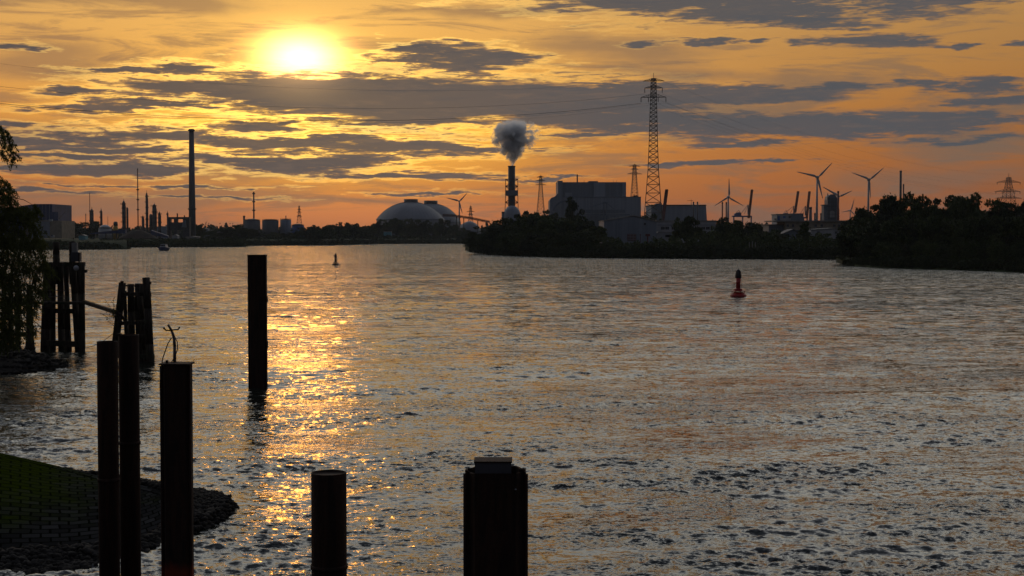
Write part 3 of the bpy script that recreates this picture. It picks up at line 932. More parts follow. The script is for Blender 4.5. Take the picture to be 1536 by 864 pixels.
for x, y in ((265.7, 320), (276.5, 323)): MB().boxpx(x - .6, y, x + .6, 327, 1461, 2).build('vent', M['dark_steel'], t)
chimney('chimney', 'tallest thick tapering chimney rising below the sun glow', 288.5, 194, 1480, 7.2, 11, gz=5, mat_='dark_concrete', ring=(314, 196.5), cap=True, n=32)
t = thing('conveyor', 'long blue sloping conveyor housing before the refinery', 'conveyor', base_at(165, 1300, 5.5))
MB().prismpx([(136, 351), (136, 349.5), (188, 344), (188, 350)], 1300, 6).build('housing', M['blue_clad'], t)
for x in (142, 158, 174): MB().boxpx(x, 349, x + .9, 357, 1301, 3).build('leg', M['dark_steel'], t)
t = thing('conveyor', 'shorter blue conveyor housing sloping down right of the sand heap', 'conveyor', base_at(236, 1310, 5.5))
MB().prismpx([(226, 352), (226, 345), (252, 354), (252, 357)], 1310, 5).build('housing', M['blue_clad'], t)
MB().boxpx(238, 350, 239, 357, 1311, 3).build('leg', M['dark_steel'], t)
# heap of sand
bb = base_at(207, 1290, 5.5)
me = MB().lathe(bb, [(16, 0), (14.5, 1.5), (9, 5.2), (4.5, 8), (1.5, 8.8)], 26).build('sand_heap', M['sand'])
tag(me, kind='stuff')
for v_ in me.data.vertices: v_.co.x = bb.x + (v_.co.x - bb.x) * 1.25; v_.co.y += math.sin(v_.co.x * .7) * .6
for (x0, x1, y0, nm, lab, mt) in [(235, 250, 339, 'shed', 'pale low shed below the broad column of the refinery', 'grey_clad'), (258, 266, 352, 'cabin', 'small pale cabin on the bank below the pipe rack', 'white_wall'), (118, 128, 352, 'shed', 'greenish low shed on the left bank below the twin columns', 'teal'),
                                  (278, 298, 354, 'shed', 'long low pale-roofed shed under the tallest chimney', 'roof'), (300, 312, 342, 'shed', 'pale shed right of the tallest chimney', 'grey_clad'), (316, 332, 344, 'shed', 'greyish flat shed before the far little cranes', 'roof'), (540, 556, 346, 'hall', 'dim blue-grey hall left of the trees before the domes', 'dark_clad'), (346, 360, 348, 'shed', 'low pale shed at the trees left of the tanks', 'white_wall')]:
    Y = 1270 if x0 > 110 and x0 < 300 and y0 > 345 else 1600
    if nm == 'hall': Y = 1650
    a = at(x0, 357, Y); c = at(x1, y0, Y)
    t = thing(nm, lab, nm, (a.x, Y, 5))
    MB().box(a.x, c.x, Y, Y + 8, 5, c.z - .8).build('wall', M[mt], t)
    MB().prism([(a.x - .4, c.z - .8), ((a.x + c.x) / 2, c.z), (c.x + .4, c.z - .8)], Y - .3, 8.6).build('roof', M['roof'], t)
t = thing('container', 'pale turquoise container box standing before the trees of the domes', 'container', base_at(581, 1700, 5))
MB().boxpx(575.5, 347.5, 587, 357, 1700, 6).build('box', M['teal'], t)
MB().boxpx(575.2, 347, 587.3, 348, 1699.7, 6.6).build('roof', M['roof'], t)

# ------------------------------------------------------------------ tank farm
chimney('chimney', 'thin dark chimney with collars above the domed tanks', 381, 288, 1650, 2.0, 2.6, mat_='dark_steel', ring=(291, 303, 316), n=12)
chimney('chimney', 'short stub chimney left of the domed tank', 366.3, 324, 1600, 3, 3, mat_='dark_steel', n=10)
tank('storage_tank', 'dark domed tank under the thin chimney, leftmost of three', 366, 390, 328, 1560, dome=2)
tank('storage_tank', 'dark domed tank in the middle of three', 393.5, 417.5, 328.6, 1540, dome=1.5)
tank('storage_tank', 'lighter grey tank with a stub vent, rightmost of three', 420.5, 436.6, 328.4, 1550, mat_='grey_clad', dome=.8)
chimney('vent_stack', 'stub vent behind the lighter grey tank', 429, 324, 1580, 1.4, 1.6, mat_='dark_steel', cap=True, cat='vent stack', n=8)
tank('storage_tank', 'low blue domed tank right of the three grey ones', 437.5, 456, 335.5, 1530, mat_='blue_paint', dome=2)
pylon('small pylon alone between the tank farm and the domes', 449, 1900, 5, [(350, 5), (330, 3), (318, 1.3), (309, .8)], [(314.5, 2.8, 2.8, 313, []), (318.5, 3.6, 3.6, 317, []), (324.5, 4, 4, 322.5, [])], 308, rleg=.3, rbr=.16)
mb_t = thing('harbour_crane', 'tiny distant crane right of the tallest chimney', 'crane', base_at(309, 2200, 4))
MB().bar(at(309, 341, 2200), at(309, 333, 2200), .5).build('mast', M['dark_steel'], mb_t)
MB().bar(at(307.5, 337, 2200), at(311, 331, 2200), .4, .2).build('boom', M['dark_steel'], mb_t)
for i, x in enumerate((313, 330, 345, 349)):
    t = thing('lamp_post', 'tiny distant lamp post between the tallest chimney and the tank farm', 'lamp post', base_at(x, 2000, 4), 'distant lamp posts')
    MB().bar(at(x, 342, 2000), at(x, 335.2, 2000), .16).build('pole', M['dark_steel'], t)
    MB().boxpx(x - .9, 334.7, x + .9, 335.4, 2000, 1).build('lamp_head', M['dark_steel'], t)

# ------------------------------------------------------------------ domes
def dome(label, cx, ytop, hwid, yb, Y, capx, capy):
    b = base_at(cx, Y, 4); k = Y / F
    t_ = thing('coal_dome', label, 'dome', b)
    H = at(cx, ytop, Y).z - 4; r = hwid * k; zb = at(cx, yb, Y).z - 4
    prof = [(r, 0), (r, zb)]
    hh = H - zb; Rs = (r * r + hh * hh) / (2 * hh)
    for i in range(1, 15):
        rr = r * math.cos(i / 14 * math.pi / 2) + .01
        prof.append((rr, zb + math.sqrt(Rs * Rs - rr * rr) - (Rs - hh)))
    MB().lathe(b, prof, 48).build('shell', M['dome'], t_)
    mb = MB()
    for q in range(48):
        an = q * 2 * math.pi / 48
        pts = [b + Vector((math.cos(an) * (rr + .1), math.sin(an) * (rr + .1), z + .1)) for rr, z in prof[1:14]]
        for a_, c_ in zip(pts[:-1], pts[1:]): mb.bar(a_, c_, .12, n=3)
    mb.build('rib', M['dark_clad'], t_)
    x0, x1 = capx
    rc = (x1 - x0) / 2 * k; zc = at(cx, capy, Y).z - 4
    MB().lathe(b + Vector((((x0 + x1) / 2 - cx) * k, 0, 0)), [(rc, H - 6), (rc, zc)], 24).build('lantern', M['dark_steel'], t_)
    MB().lathe(b, [(r + .5, zb - 1.2), (r + .5, zb)], 48).build('ring_beam', M['dark_clad'], t_)
    return t_
dome('larger pale grey dome with dark flat lantern, in front', 616, 302.6, 51, 329, 1980, (606, 627), 298.8)
dome('second pale grey dome half hidden behind the larger one', 646, 304.8, 45, 333, 2140, (636, 656.5), 301)
t = thing('coal_dome', 'small low dome at the right end below the conveyor bridge', 'dome', base_at(705, 2050, 4))
bb = base_at(704, 2050, 4)
MB().lathe(bb, [(17, 0), (17, 12), (14, 19), (9, 23.5), (3, 26), (.2, 26.4)], 32).build('shell', M['dome'], t)
MB().lathe(bb, [(17.4, 11), (17.4, 12.2)], 32).build('ring_beam', M['dark_clad'], t)
t = thing('conveyor_bridge', 'dark covered conveyor bridge sloping down right from the domes', 'conveyor', base_at(700, 1950, 4))
mb = MB()
cp = [(664, 321.2), (680, 321.8), (706, 325.5), (735, 331.5)]
for (xa, ya), (xb, yb) in zip(cp[:-1], cp[1:]):
    for dyy in (0, 3.2):
        for dY in (0, 5): mb.bar(at(xa, ya + dyy, 1950 + dY), at(xb, yb + dyy, 1950 + dY), .45)
    n = 5
    for i in range(n):
        u0 = i / n; u1 = (i + 1) / n
        P = lambda u, d: at(xa + (xb - xa) * u, ya + (yb - ya) * u + d, 1950)
        mb.bar(P(u0, 3.2), P((u0 + u1) / 2, 0), .3); mb.bar(P((u0 + u1) / 2, 0), P(u1, 3.2), .3)
mb.build('truss', M['red_steel'], t)
mb = MB()
for (xa, ya), (xb, yb) in zip(cp[:-1], cp[1:]): mb.bar(at(xa, ya + 1.6, 1952), at(xb, yb + 1.6, 1952), 1.1)
mb.build('gallery', M['dark_steel'], t)
for x, y in ((684, 325), (689, 326), (695, 327), (716, 331)): MB().boxpx(x, y, x + 1.3, 350, 1951, 2).build('leg', M['dark_steel'], t)
turbine('wind turbine just behind the right side of the two pale domes', (689, 302), 2300, [(44, 17), (-75, 20), (165, 19)], 2.2, bladew=1.3)
pylon('small pylon right of the turbine behind the domes', 706, 2500, 4, [(345, 5), (330, 3), (318, 1.5), (309, .9)], [(313.5, 3, 3, 312, []), (317.5, 6, 6, 315.5, []), (322, 4, 4, 320, [])], 308, rleg=.35, rbr=.18)
pylon('small pylon between the smoking chimney and the power station', 811, 2100, 4, [(350, 8), (309, 4.5), (285, 2.6), (264, 1.4)], [(266, 6, 6, 263.5, []), (271, 7, 7, 268, []), (277.5, 8.5, 8.5, 274.5, [])], 262, rleg=.3, rbr=.14)
pylon('mid-size pylon behind the right end of the power station', 951.5, 1900, 4, [(350, 10), (297, 5), (270, 3.2), (247, 1.8)], [(249.5, 9, 9, 246.5, []), (254, 6, 6, 251.5, []), (261, 11.5, 11.5, 257.5, [])], 245.5, rleg=.3, rbr=.14)
pylon('pylon half hidden behind the dark wood at the far right', 1512, 1700, 4, [(345, 12), (300, 7.5), (280, 4), (266, 2.4)], [(273.5, 19, 19, 269, [-18, 18]), (287.5, 22, 19, 282.5, [-20, -10, 10, 18]), (297.5, 21, 21, 293, [])], 260, rleg=.3, rbr=.15)

# ------------------------------------------------------------------ smoking chimney
Yc = 1500
bb = base_at(767.5, Yc, 4); kk = Yc / F
t = thing('power_station_chimney', 'dark thick chimney in a steel scaffold with steam coming out', 'chimney', bb)
zz = lambda y: at(767, y, Yc).z - 4
MB().lathe(bb, [(5.3 * kk, 0), (5.3 * kk, zz(249))], 28).build('shaft', M['dark_steel'], t)
MB().lathe(bb, [(5.7 * kk, zz(250.4)), (5.7 * kk, zz(248.8)), (4.2 * kk, zz(248.8))], 28).build('rim', M['dark_steel'], t)
mb = MB()
lattice(mb, bb, [(zz(330), 10.8 * kk), (zz(310), 9.6 * kk), (zz(296), 9.2 * kk), (zz(269), 9.2 * kk)], .42, .26, .75)
mb.build('scaffold', M['red_steel'], t)
MB().boxpx(758.2, 285.4, 776.8, 293.2, Yc - 9.2 * kk - .6, 18.4 * kk + 1.2).build('maintenance_floor', M['dark_clad'], t)
bs_ = base_at(768, Yc - 18, 4)
MB().lathe(bs_, [(13.5 * kk, 0), (13 * kk, zz(322)), (11 * kk, zz(316)), (7 * kk, zz(311)), (2 * kk, zz(309))], 24).build('base_hood', M['grey_clad'], t)
chimney('flue', 'narrow slanting flue left of the smoking chimney foot', 754.5, 318, 1480, 4, 5, mat_='dark_clad', cat='flue', n=12)

# ------------------------------------------------------------------ power station
Yp = 1650
t = thing('power_station', 'big stepped slate-grey power station building with a thin roof chimney', 'power station', base_at(890, Yp, 4))
mb = MB(); mb.prismpx([(824.7, 350), (824.7, 300), (827, 296.5), (832, 295), (837, 290), (837, 350)], Yp - 2, 70); mb.build('side_wing', M['grey_clad'], t)
MB().boxpx(837, 271.6, 844, 350, Yp - 5, 80).build('stair_tower', M['grey_clad'], t)
MB().boxpx(844, 273.2, 939, 297, Yp, 75).build('boiler_house', M['dark_clad'], t)
MB().boxpx(883, 271.6, 897, 274, Yp + 2, 60).build('roof_house', M['dark_clad'], t)
MB().boxpx(924, 273.4, 938.6, 274.4, Yp + 2, 60).build('roof_house', M['dark_clad'], t)
MB().boxpx(890.5, 274.5, 908, 297, Yp - 1.2, 2).build('wall_panel', M['grey_clad'], t)
MB().boxpx(933.5, 274, 939.2, 297, Yp - 1.2, 2).build('wall_panel', M['grey_clad'], t)
MB().boxpx(847.5, 289, 858, 297, Yp - 1.2, 2).build('wall_panel', M['grey_clad'], t)
MB().boxpx(844, 295.5, 961.4, 350, Yp - 6, 80).build('turbine_hall', M['grey_clad'], t)
mb = MB()
for i in range(23): mb.boxpx(845 + i * 5.1, 296, 845.35 + i * 5.1, 349, Yp - 6.4, .5)
mb.build('cladding_joint', M['dark_clad'], t)
MB().boxpx(843.8, 295, 961.8, 296, Yp - 6.6, 81).build('parapet', M['dark_clad'], t)
MB().boxpx(836.8, 271, 844.3, 271.8, Yp - 5.4, 81).build('parapet', M['dark_clad'], t)
MB().boxpx(950.5, 293, 956.5, 296, Yp + 3, 6).build('roof_vent', M['dark_steel'], t)
MB().boxpx(865, 261.5, 866.9, 274, Yp + 20, 2.5).build('roof_chimney', M['dark_steel'], t)
for x in (876, 920, 924.5): MB().boxpx(x, 270.5, x + .4, 274, Yp + 12, .5).build('roof_mast', M['dark_steel'], t)
mb = MB()
mb.boxpx(873, 314.5, 938, 319.5, Yp - 30, 10); mb.boxpx(858, 321, 945, 323, Yp - 30, 8)
mb.build('pipe_bridge', M['dark_clad'], t)
mb = MB()
for x in (904.6, 909): mb.boxpx(x, 303.5, x + 1.6, 335, Yp - 34, 3)
mb.boxpx(904, 303, 911, 305.5, Yp - 34, 3)
mb.bar(at(905, 304.5, Yp - 33), at(888, 310, Yp - 33), .5); mb.bar(at(910, 304.5, Yp - 33), at(921, 314, Yp - 33), .5); mb.bar(at(888, 310, Yp - 33), at(888, 315, Yp - 33), .5)
mb.build('transfer_tower', M['dark_clad'], t)
mb = MB()
arc = [(830, 316), (833, 309), (840, 303.5), (850, 301), (860, 300.4)]
for a_, c_ in zip(arc[:-1], arc[1:]): mb.bar(at(*a_, Yp - 12), at(*c_, Yp - 12), 1.3)
mb.build('conveyor_arch', M['dark_clad'], t)

# ------------------------------------------------------------------ steam
def steam():
    b = base_at(768, Yc, at(768, 249, Yc).z + .3)
    mb = MB()
    rings = [(249, 768, 3.6), (243, 767.5, 6.5), (237, 768, 11), (229, 769, 17), (219, 771, 23), (208, 773, 27), (198, 774, 29), (189, 773, 27), (182, 772, 20), (177, 772, 9)]
    vs = []; n = 28; rng = np.random.RandomState(4)
    for q, (y, x, r) in enumerate(rings):
        c = at(x, y, Yc)
        for i in range(n):
            an = i * 2 * math.pi / n
            rr = r * kk * 1.42
            vs.append((c.x + rr * math.cos(an), Yc + rr * math.sin(an) * .9, c.z))
    fs = [(k * n + i, k * n + (i + 1) % n, (k + 1) * n + (i + 1) % n, (k + 1) * n + i) for k in range(len(rings) - 1) for i in range(n)]
    mb.add(vs, fs)
    mb.f += [tuple(range(n))[::-1], tuple(range(len(rings) * n - n, len(rings) * n))]; mb.sm += [False, False]
    m_ = bpy.data.materials.new('steam'); m_.use_nodes = True
    nt_ = m_.node_tree; nt_.nodes.clear(); g_ = G(nt_)
    tc_ = g_.n('ShaderNodeTexCoord'); p_ = tc_.outputs['Object']
    x_, y_, z_ = g_.xyz(p_)
    top = at(768, 180, Yc).z - at(768, 249, Yc).z
    zf = g_.m('DIVIDE', z_, top)
    # plume axis and radius as it spreads and drifts
    ax = g_.m('MULTIPLY', g_.m('POWER', g_.m('MAXIMUM', zf, 0.0), 1.0), 5.5 * kk)
    rad = g_.m('MULTIPLY', g_.ramp(zf, 0, 1.05, [(0, (.12,) * 3), (.08, (.22,) * 3), (.25, (.58,) * 3), (.5, (.92,) * 3), (.75, (.98,) * 3), (.92, (.8,) * 3), (1.05, (.35,) * 3)]), 33 * kk)
    q_ = g_.v('LENGTH', g_.comb(g_.m('SUBTRACT', x_, ax), y_, 0.0))
    f_ = g_.m('SUBTRACT', 1.0, g_.m('DIVIDE', q_, rad))
    n1 = g_.noise(p_, .10, 6, .62, .4); n2 = g_.noise(p_, .34, 4, .6, .3)
    f_ = g_.m('ADD', f_, g_.m('ADD', g_.m('MULTIPLY', g_.m('SUBTRACT', n1, .53), 3.6), g_.m('MULTIPLY', g_.m('SUBTRACT', n2, .5), 1.5)))
    dens = g_.m('MULTIPLY', g_.ss(f_, .05, .42), g_.m('MULTIPLY', .5, g_.ss(zf, 1.06, .72)))
    pv = g_.n('ShaderNodeVolumePrincipled'); pv.inputs['Color'].default_value = (.93, .94, .96, 1)
    pv.inputs['Anisotropy'].default_value = .5
    g_.put(pv.inputs['Density'], dens)
    o_ = g_.n('ShaderNodeOutputMaterial'); nt_.links.new(pv.outputs[0], o_.inputs['Volume'])
    ob = mb.build('steam_plume', m_, None, b)
    m_.cycles.volume_step_rate = 1.0
    return tag(ob, kind='stuff')
steam()
# ------------------------------------------------------------------ the tall pylon and its cables
Y0 = 900
k0 = Y0 / F
pylon('tallest lattice pylon in the middle of the picture, three crossarms near its top', 979.5, Y0, 2.5,
      [(375, 16.5), (315, 12.4), (280, 9.7), (253, 7.7), (215, 6.3), (169, 5.1), (145, 4.4), (118, 3.6)],
      [(121.5, 16, 16, 117, []), (132, 13.5, 13.5, 127, [-13, 13]), (146, 19, 19, 139.5, [-18.5, -7.5, 7, 18.5])], 109.5, rleg=.24, rbr=.13, yaw=-.08, ins=3.0)
def cable(label, a, b, sag, r=.05, group=None, n=40):
    a = Vector(a); b = Vector(b)
    pts = []
    for i in range(n + 1):
        u = i / n
        p = a.lerp(b, u); p.z -= sag * 4 * u * (1 - u)
        pts.append(p)
    mb = MB(); mb.tube(pts, r, 4)
    o_ = mb.build('power_cable', M['dark_steel'], None, a)
    return tag(o_, label, 'cable', group)
arm = lambda x, y: at(x, y, Y0)
GC = 'cables slung left from the tallest pylon'
cable('heaviest cable sagging left from the lowest left arm of the tallest pylon', arm(961, 155), at(-900, 20, 560), 24, .14)
cable('cable sagging left from the middle arm of the tallest pylon', arm(966.5, 141), at(-880, -14, 560), 24, .075, GC)
cable('cable sagging left from the inner hanger of the tallest pylon', arm(972, 155), at(-860, 24, 566), 25, .05, GC)
cable('topmost cable leaving the top arm of the tallest pylon to the left', arm(964, 122), at(-870, -50, 560), 22, .04, GC)
cable('faint cable leaving the lowest right hanger towards the upper left', arm(998, 154), at(-700, 26, 590), 27, .05, GC)
G2 = 'cables slung right from the tallest pylon to the pylon behind the dark wood'
for (x, y), (x2, y2), lab in [((998, 154), (1530, 291), 'cable from the lowest right hanger down to the far right pylon'), ((986, 155), (1521, 291), 'cable from the inner right hanger down to the far right pylon'),
                              ((993, 141), (1529, 277), 'cable from the middle right arm down to the far right pylon'), ((966, 141), (1494, 277), 'cable from the middle left arm down to the far right pylon'),
                              ((972, 155), (1502, 291), 'cable from the inner left hanger down to the far right pylon'), ((995, 122), (1512, 262), 'uppermost cable from the top right arm to the far right pylon')]:
    cable(lab, arm(x, y), at(x2, y2, 1700), 14, .045, G2)

# ------------------------------------------------------------------ sheds and offices on the headland
def gable(name, label, cat, x0, x1, xa, ye0, ya, ye1, yb, Y, dep, wall, roof, slope_back=True):
    t_ = thing(name, label, cat, at((x0 + x1) / 2, yb, Y))
    MB().prismpx([(x0, yb), (x0, ye0), (xa, ya), (x1, ye1), (x1, yb)], Y, dep).build('wall', M[wall], t_)
    mb = MB()
    a, p, c = at(x0 - .8, ye0 + .2, Y), at(xa, ya - .7, Y), at(x1 + .8, ye1 + .2, Y)
    for u, v in ((a, p), (p, c)):
        mb.add([(u.x, Y - .6, u.z), (v.x, Y - .6, v.z), (v.x, Y + dep + .6, v.z), (u.x, Y + dep + .6, u.z), (u.x, Y - .6, u.z + .35), (v.x, Y - .6, v.z + .35), (v.x, Y + dep + .6, v.z + .35), (u.x, Y + dep + .6, u.z + .35)],
               [(3, 2, 1, 0), (4, 5, 6, 7), (0, 1, 5, 4), (1, 2, 6, 5), (2, 3, 7, 6), (3, 0, 4, 7)])
    mb.build('roof', M[roof], t_)
    return t_
def winrow(t_, xs, y0, y1, Y, w_):
    for x in xs:
        f_ = MB().boxpx(x, y0, x + w_, y1, Y - .12, .3).build('window', M['window'], t_)
        mb = MB()
        mb.boxpx(x - .25, y0 - .25, x + w_ + .25, y0 + .1, Y - .2, .25); mb.boxpx(x - .25, y1 - .1, x + w_ + .25, y1 + .25, Y - .22, .3)
        mb.boxpx(x + w_ / 2 - .12, y0, x + w_ / 2 + .12, y1, Y - .18, .1)
        mb.build('frame', M['white_wall'], f_)
Ys = 720
t = gable('shed', 'wide pale gabled boat shed left of the tall pylon foot', 'shed', 906, 985, 951, 331.5, 324.3, 333, 372, Ys, 40, 'grey_clad', 'roof')
mb = MB()
for i in range(22): mb.boxpx(908 + i * 3.5, 334, 908.25 + i * 3.5, 371, Ys - .15, .15)
mb.build('cladding_joint', M['dark_clad'], t)
MB().boxpx(923.6, 332, 924.6, 371, Ys - .25, .3).build('downpipe', M['dark_clad'], t)
d_ = MB().boxpx(941, 351, 954.5, 361, Ys - .3, .4).build('door', M['red_steel'], t)
mb = MB()
for i in range(4): mb.boxpx(941.5, 352 + i * 2.3, 954, 352.5 + i * 2.3, Ys - .5, .15)
for i in range(5): mb.boxpx(943.3 + i * 2.3, 351.4, 943.7 + i * 2.3, 360.6, Ys - .52, .15)
mb.build('glazing_bar', M['white_wall'], d_)
winrow(t, [966], 334, 338, Ys, 2.8)
t = thing('boat_winch', 'red upright winch frame in front of the pale gabled shed', 'winch', at(971, 366, 700))
MB().boxpx(970.5, 352, 972.6, 364, 700, .8).build('post', M['red_steel'], t); MB().boxpx(968.3, 351, 975, 354.5, 699.8, 1.0).build('head', M['red_steel'], t)
t = thing('gate_post', 'small red post beside the shed door', 'post', at(961, 366, 702))
MB().boxpx(960.2, 352, 961, 364, 702, .5).build('post', M['red_steel'], t); MB().boxpx(959.8, 351.4, 961.6, 352.6, 701.8, .8).build('cap', M['red_steel'], t)
t = thing('workshop', 'white two-storey workshop with dark window band and flat roof', 'workshop', at(1030, 372, 760))
MB().boxpx(985, 331.8, 1074, 372, 760, 30).build('wall', M['white_wall'], t)
MB().boxpx(984, 330.6, 1075, 332.4, 759.4, 31.5).build('roof', M['roof'], t)
MB().boxpx(985.2, 337, 1074, 338, 759.7, .4).build('fascia', M['dark_clad'], t)
winrow(t, [991.5, 998, 1007.5, 1014, 1052, 1059, 1066], 340, 344.4, 760, 5.6)
winrow(t, [1009, 1016], 346.5, 349, 760, 5)
t = gable('boathouse', 'low white boathouse with lean-to roof before the workshop', 'boathouse', 983, 1062, 988, 350, 349.2, 350.5, 372, 735, 15, 'white_wall', 'roof')
winrow(t, [990, 1050], 356.5, 358.5, 735, 2)
MB().boxpx(998, 352.2, 1016, 355.6, 734.6, .4).build('opening', M['window'], t)
Yw = 1500
t = thing('warehouse', 'long grey hall with slanting right end behind the white workshop', 'hall', base_at(1018, Yw, 4))
MB().prismpx([(977, 350), (977, 308.6), (1059, 308.6), (1062, 350)], Yw, 60).build('wall', M['grey_clad'], t)
MB().prismpx([(976.6, 308.7), (976.6, 307), (1059.4, 307), (1059.6, 308.7)], Yw - .5, 61).build('roof', M['dark_roof'], t)
MB().boxpx(984.5, 305, 991, 350, Yw - 3, 20).build('stair_tower', M['dark_clad'], t)
for x, lab in ((1040, 'thin stack on the grey hall, left of a pair'), (1046, 'thin stack on the grey hall, right of a pair')):
    chimney('chimney', lab, x, 303, 1480, 2.0, 2.0, mat_='dark_steel', cap=True, n=10)
t = thing('roof_antenna', 'thin crossed antenna above the grey hall', 'antenna', at(1036.8, 309, 1490))
MB().bar(at(1036.8, 309, 1490), at(1036.8, 299.5, 1490), .3).build('pole', M['dark_steel'], t)
MB().bar(at(1031, 301, 1490), at(1040, 300.6, 1490), .22).build('crossbar', M['dark_steel'], t)
for x, lab in ((1083.3, 'reddish thin stack left of the nearest wind turbine tower'), (1089.2, 'dark thin stack touching the wind turbine tower')):
    chimney('chimney', lab, x, 303.5, 1350, 2.0, 2.0, mat_='red_steel' if x < 1085 else 'dark_steel', cap=True, n=10)
t = thing('pier_posts', 'three pale mooring poles before the dark shore trees', 'mooring poles', at(1128, 384, 575))
for x, y in ((1124.3, 363), (1128.5, 362), (1133, 363.5)): MB().bar(at(x, 386, 575), at(x, y, 575), .16, n=8).build('pole', M['concrete'], t)

# long offices on the right of the headland
t = thing('office_building', 'long low beige office building with flat roof and window row', 'office building', at(1230, 372, 780))
MB().boxpx(1153, 337.5, 1180, 372, 785, 25).build('wing', M['dark_clad'], t)
MB().boxpx(1178, 332, 1284, 345, 780, 25).build('upper_storey', M['beige_wall'], t)
MB().boxpx(1178.5, 345, 1283.5, 372, 781.5, 22).build('ground_storey', M['dark_clad'], t)
MB().boxpx(1160, 330.6, 1285, 332.3, 778.6, 28).build('roof', M['roof'], t)
MB().boxpx(1152, 336.4, 1180, 337.6, 784, 27).build('roof', M['dark_roof'], t)
winrow(t, [1180, 1188, 1222, 1231, 1250, 1257, 1265.5, 1272], 336.4, 340.4, 780, 3.2)
t = gable('white_house', 'white house end with two small windows right of the pointed tree', 'house', 1216, 1266, 1250, 345, 343.5, 345, 372, 755, 18, 'white_wall', 'roof')
winrow(t, [1226, 1252.5], 347, 350.5, 755, 3.6)
t = gable('cottage', 'small gabled cottage half hidden left of the pointed tree', 'house', 1170, 1197, 1190, 353, 345, 350, 372, 730, 14, 'dark_clad', 'dark_roof')
winrow(t, [1184], 353, 356, 730, 3)
MB().prismpx([(1167.5, 362), (1176, 353.5), (1178.5, 354), (1178.5, 362)], 729, 1.5).build('pale_gable', M['white_wall'], t)
t = thing('roof_house', 'pale block with blue panel standing behind the office roof', 'building', base_at(1185, 1300, 4))
MB().boxpx(1165, 321.6, 1187, 345, 1300, 25).build('wall', M['white_wall'], t)
MB().boxpx(1187, 320, 1205.4, 345, 1298, 28).build('wall', M['dark_clad'], t)
MB().boxpx(1164.4, 320.8, 1187, 322, 1299.4, 27).build('roof', M['roof'], t)
MB().boxpx(1166.5, 324, 1170, 332, 1299.6, .6).build('panel', M['blue_paint'], t)
MB().boxpx(1174.5, 324, 1178.5, 327.5, 1299.6, .6).build('panel', M['blue_paint'], t)
MB().boxpx(1183, 324, 1186.5, 327, 1299.6, .6).build('window', M['window'], t)
MB().boxpx(1162, 327.5, 1165, 329.5, 1302, 4).build('balcony', M['dark_steel'], t)
for x, y, w_, lab in ((1215.5, 311, 4, 'grey tapering silo left of the tallest wind turbine tower'), (1222, 320, 2.2, 'small dark stack at the foot of the tallest wind turbine'), (1231.3, 320, 2.4, 'small dark stack just right of the tallest wind turbine tower')):
    chimney('chimney' if w_ < 3 else 'silo', lab, x, y, 1350, w_, w_ * 1.5, mat_='dark_concrete' if w_ > 3 else 'dark_steel', cat='chimney' if w_ < 3 else 'silo', n=14)
# mill tower
Ym = 1320
t = thing('mill_tower', 'ragged dark mill tower with round top and one white window', 'mill tower', base_at(1250, Ym, 4))
MB().prismpx([(1242, 350), (1241.5, 300), (1242.5, 295), (1246, 291.5), (1251, 291.5), (1255, 295), (1256.5, 300), (1256.5, 350)], Ym, 14).build('tower', M['dark_clad'], t)
MB().boxpx(1235.5, 307.4, 1242, 350, Ym + 2, 10).build('side_bin', M['dark_clad'], t)
MB().boxpx(1235, 306.8, 1242.2, 308, Ym + 1, 12).build('roof', M['dark_roof'], t)
MB().boxpx(1256, 313, 1259, 350, Ym + 1, 12).build('stair_tower', M['steel'], t)
w_ = MB().prismpx([(1245.2, 326), (1245.2, 318), (1247, 316), (1250, 316), (1251.8, 318), (1251.8, 326)], Ym - .5, .7).build('window', M['white_paint'], t)  # pane in white paint instead of dark glass
MB().boxpx(1248.2, 316.5, 1248.8, 326, Ym - .8, .2).build('mullion', M['dark_clad'], w_)
mb = MB()
for z0 in (298, 303, 309, 315, 321, 327): mb.boxpx(1241, z0, 1257, z0 + .5, Ym - .9, .9)
for x in (1241.3, 1244, 1247, 1250, 1253, 1256): mb.boxpx(x, 299, x + .4, 330, Ym - .7, .4)
mb.build('scaffold', M['dark_steel'], t)
mb = MB()
for z0 in (316, 320, 324, 328, 332): mb.boxpx(1255.6, z0, 1259.6, z0 + .8, Ym, 13)
mb.build('gallery', M['steel'], t)
for x, y in ((1241.6, 290), (1243.4, 293)): MB().bar(at(x, 300, Ym), at(x, y, Ym), .4).build('vent', M['dark_steel'], t)
chimney('chimney', 'thick red stack touching the right side of the mill tower', 1256.8, 287, 1310, 2.8, 3.2, mat_='red_steel', n=12)
chimney('chimney', 'dark slender chimney rising behind the dark wood', 1350.2, 256.3, 1500, 3.2, 3.8, mat_='dark_steel', n=16)
chimney('chimney', 'short red-topped chimney beside the slender one behind the wood', 1354.6, 276.5, 1500, 2, 2.2, mat_='red_steel', n=12)
chimney('mast', 'stub mast above the right dark wood, left of the far pylon', 1296, 309, 1480, 1, 1.2, mat_='dark_steel', cat='mast', n=8)

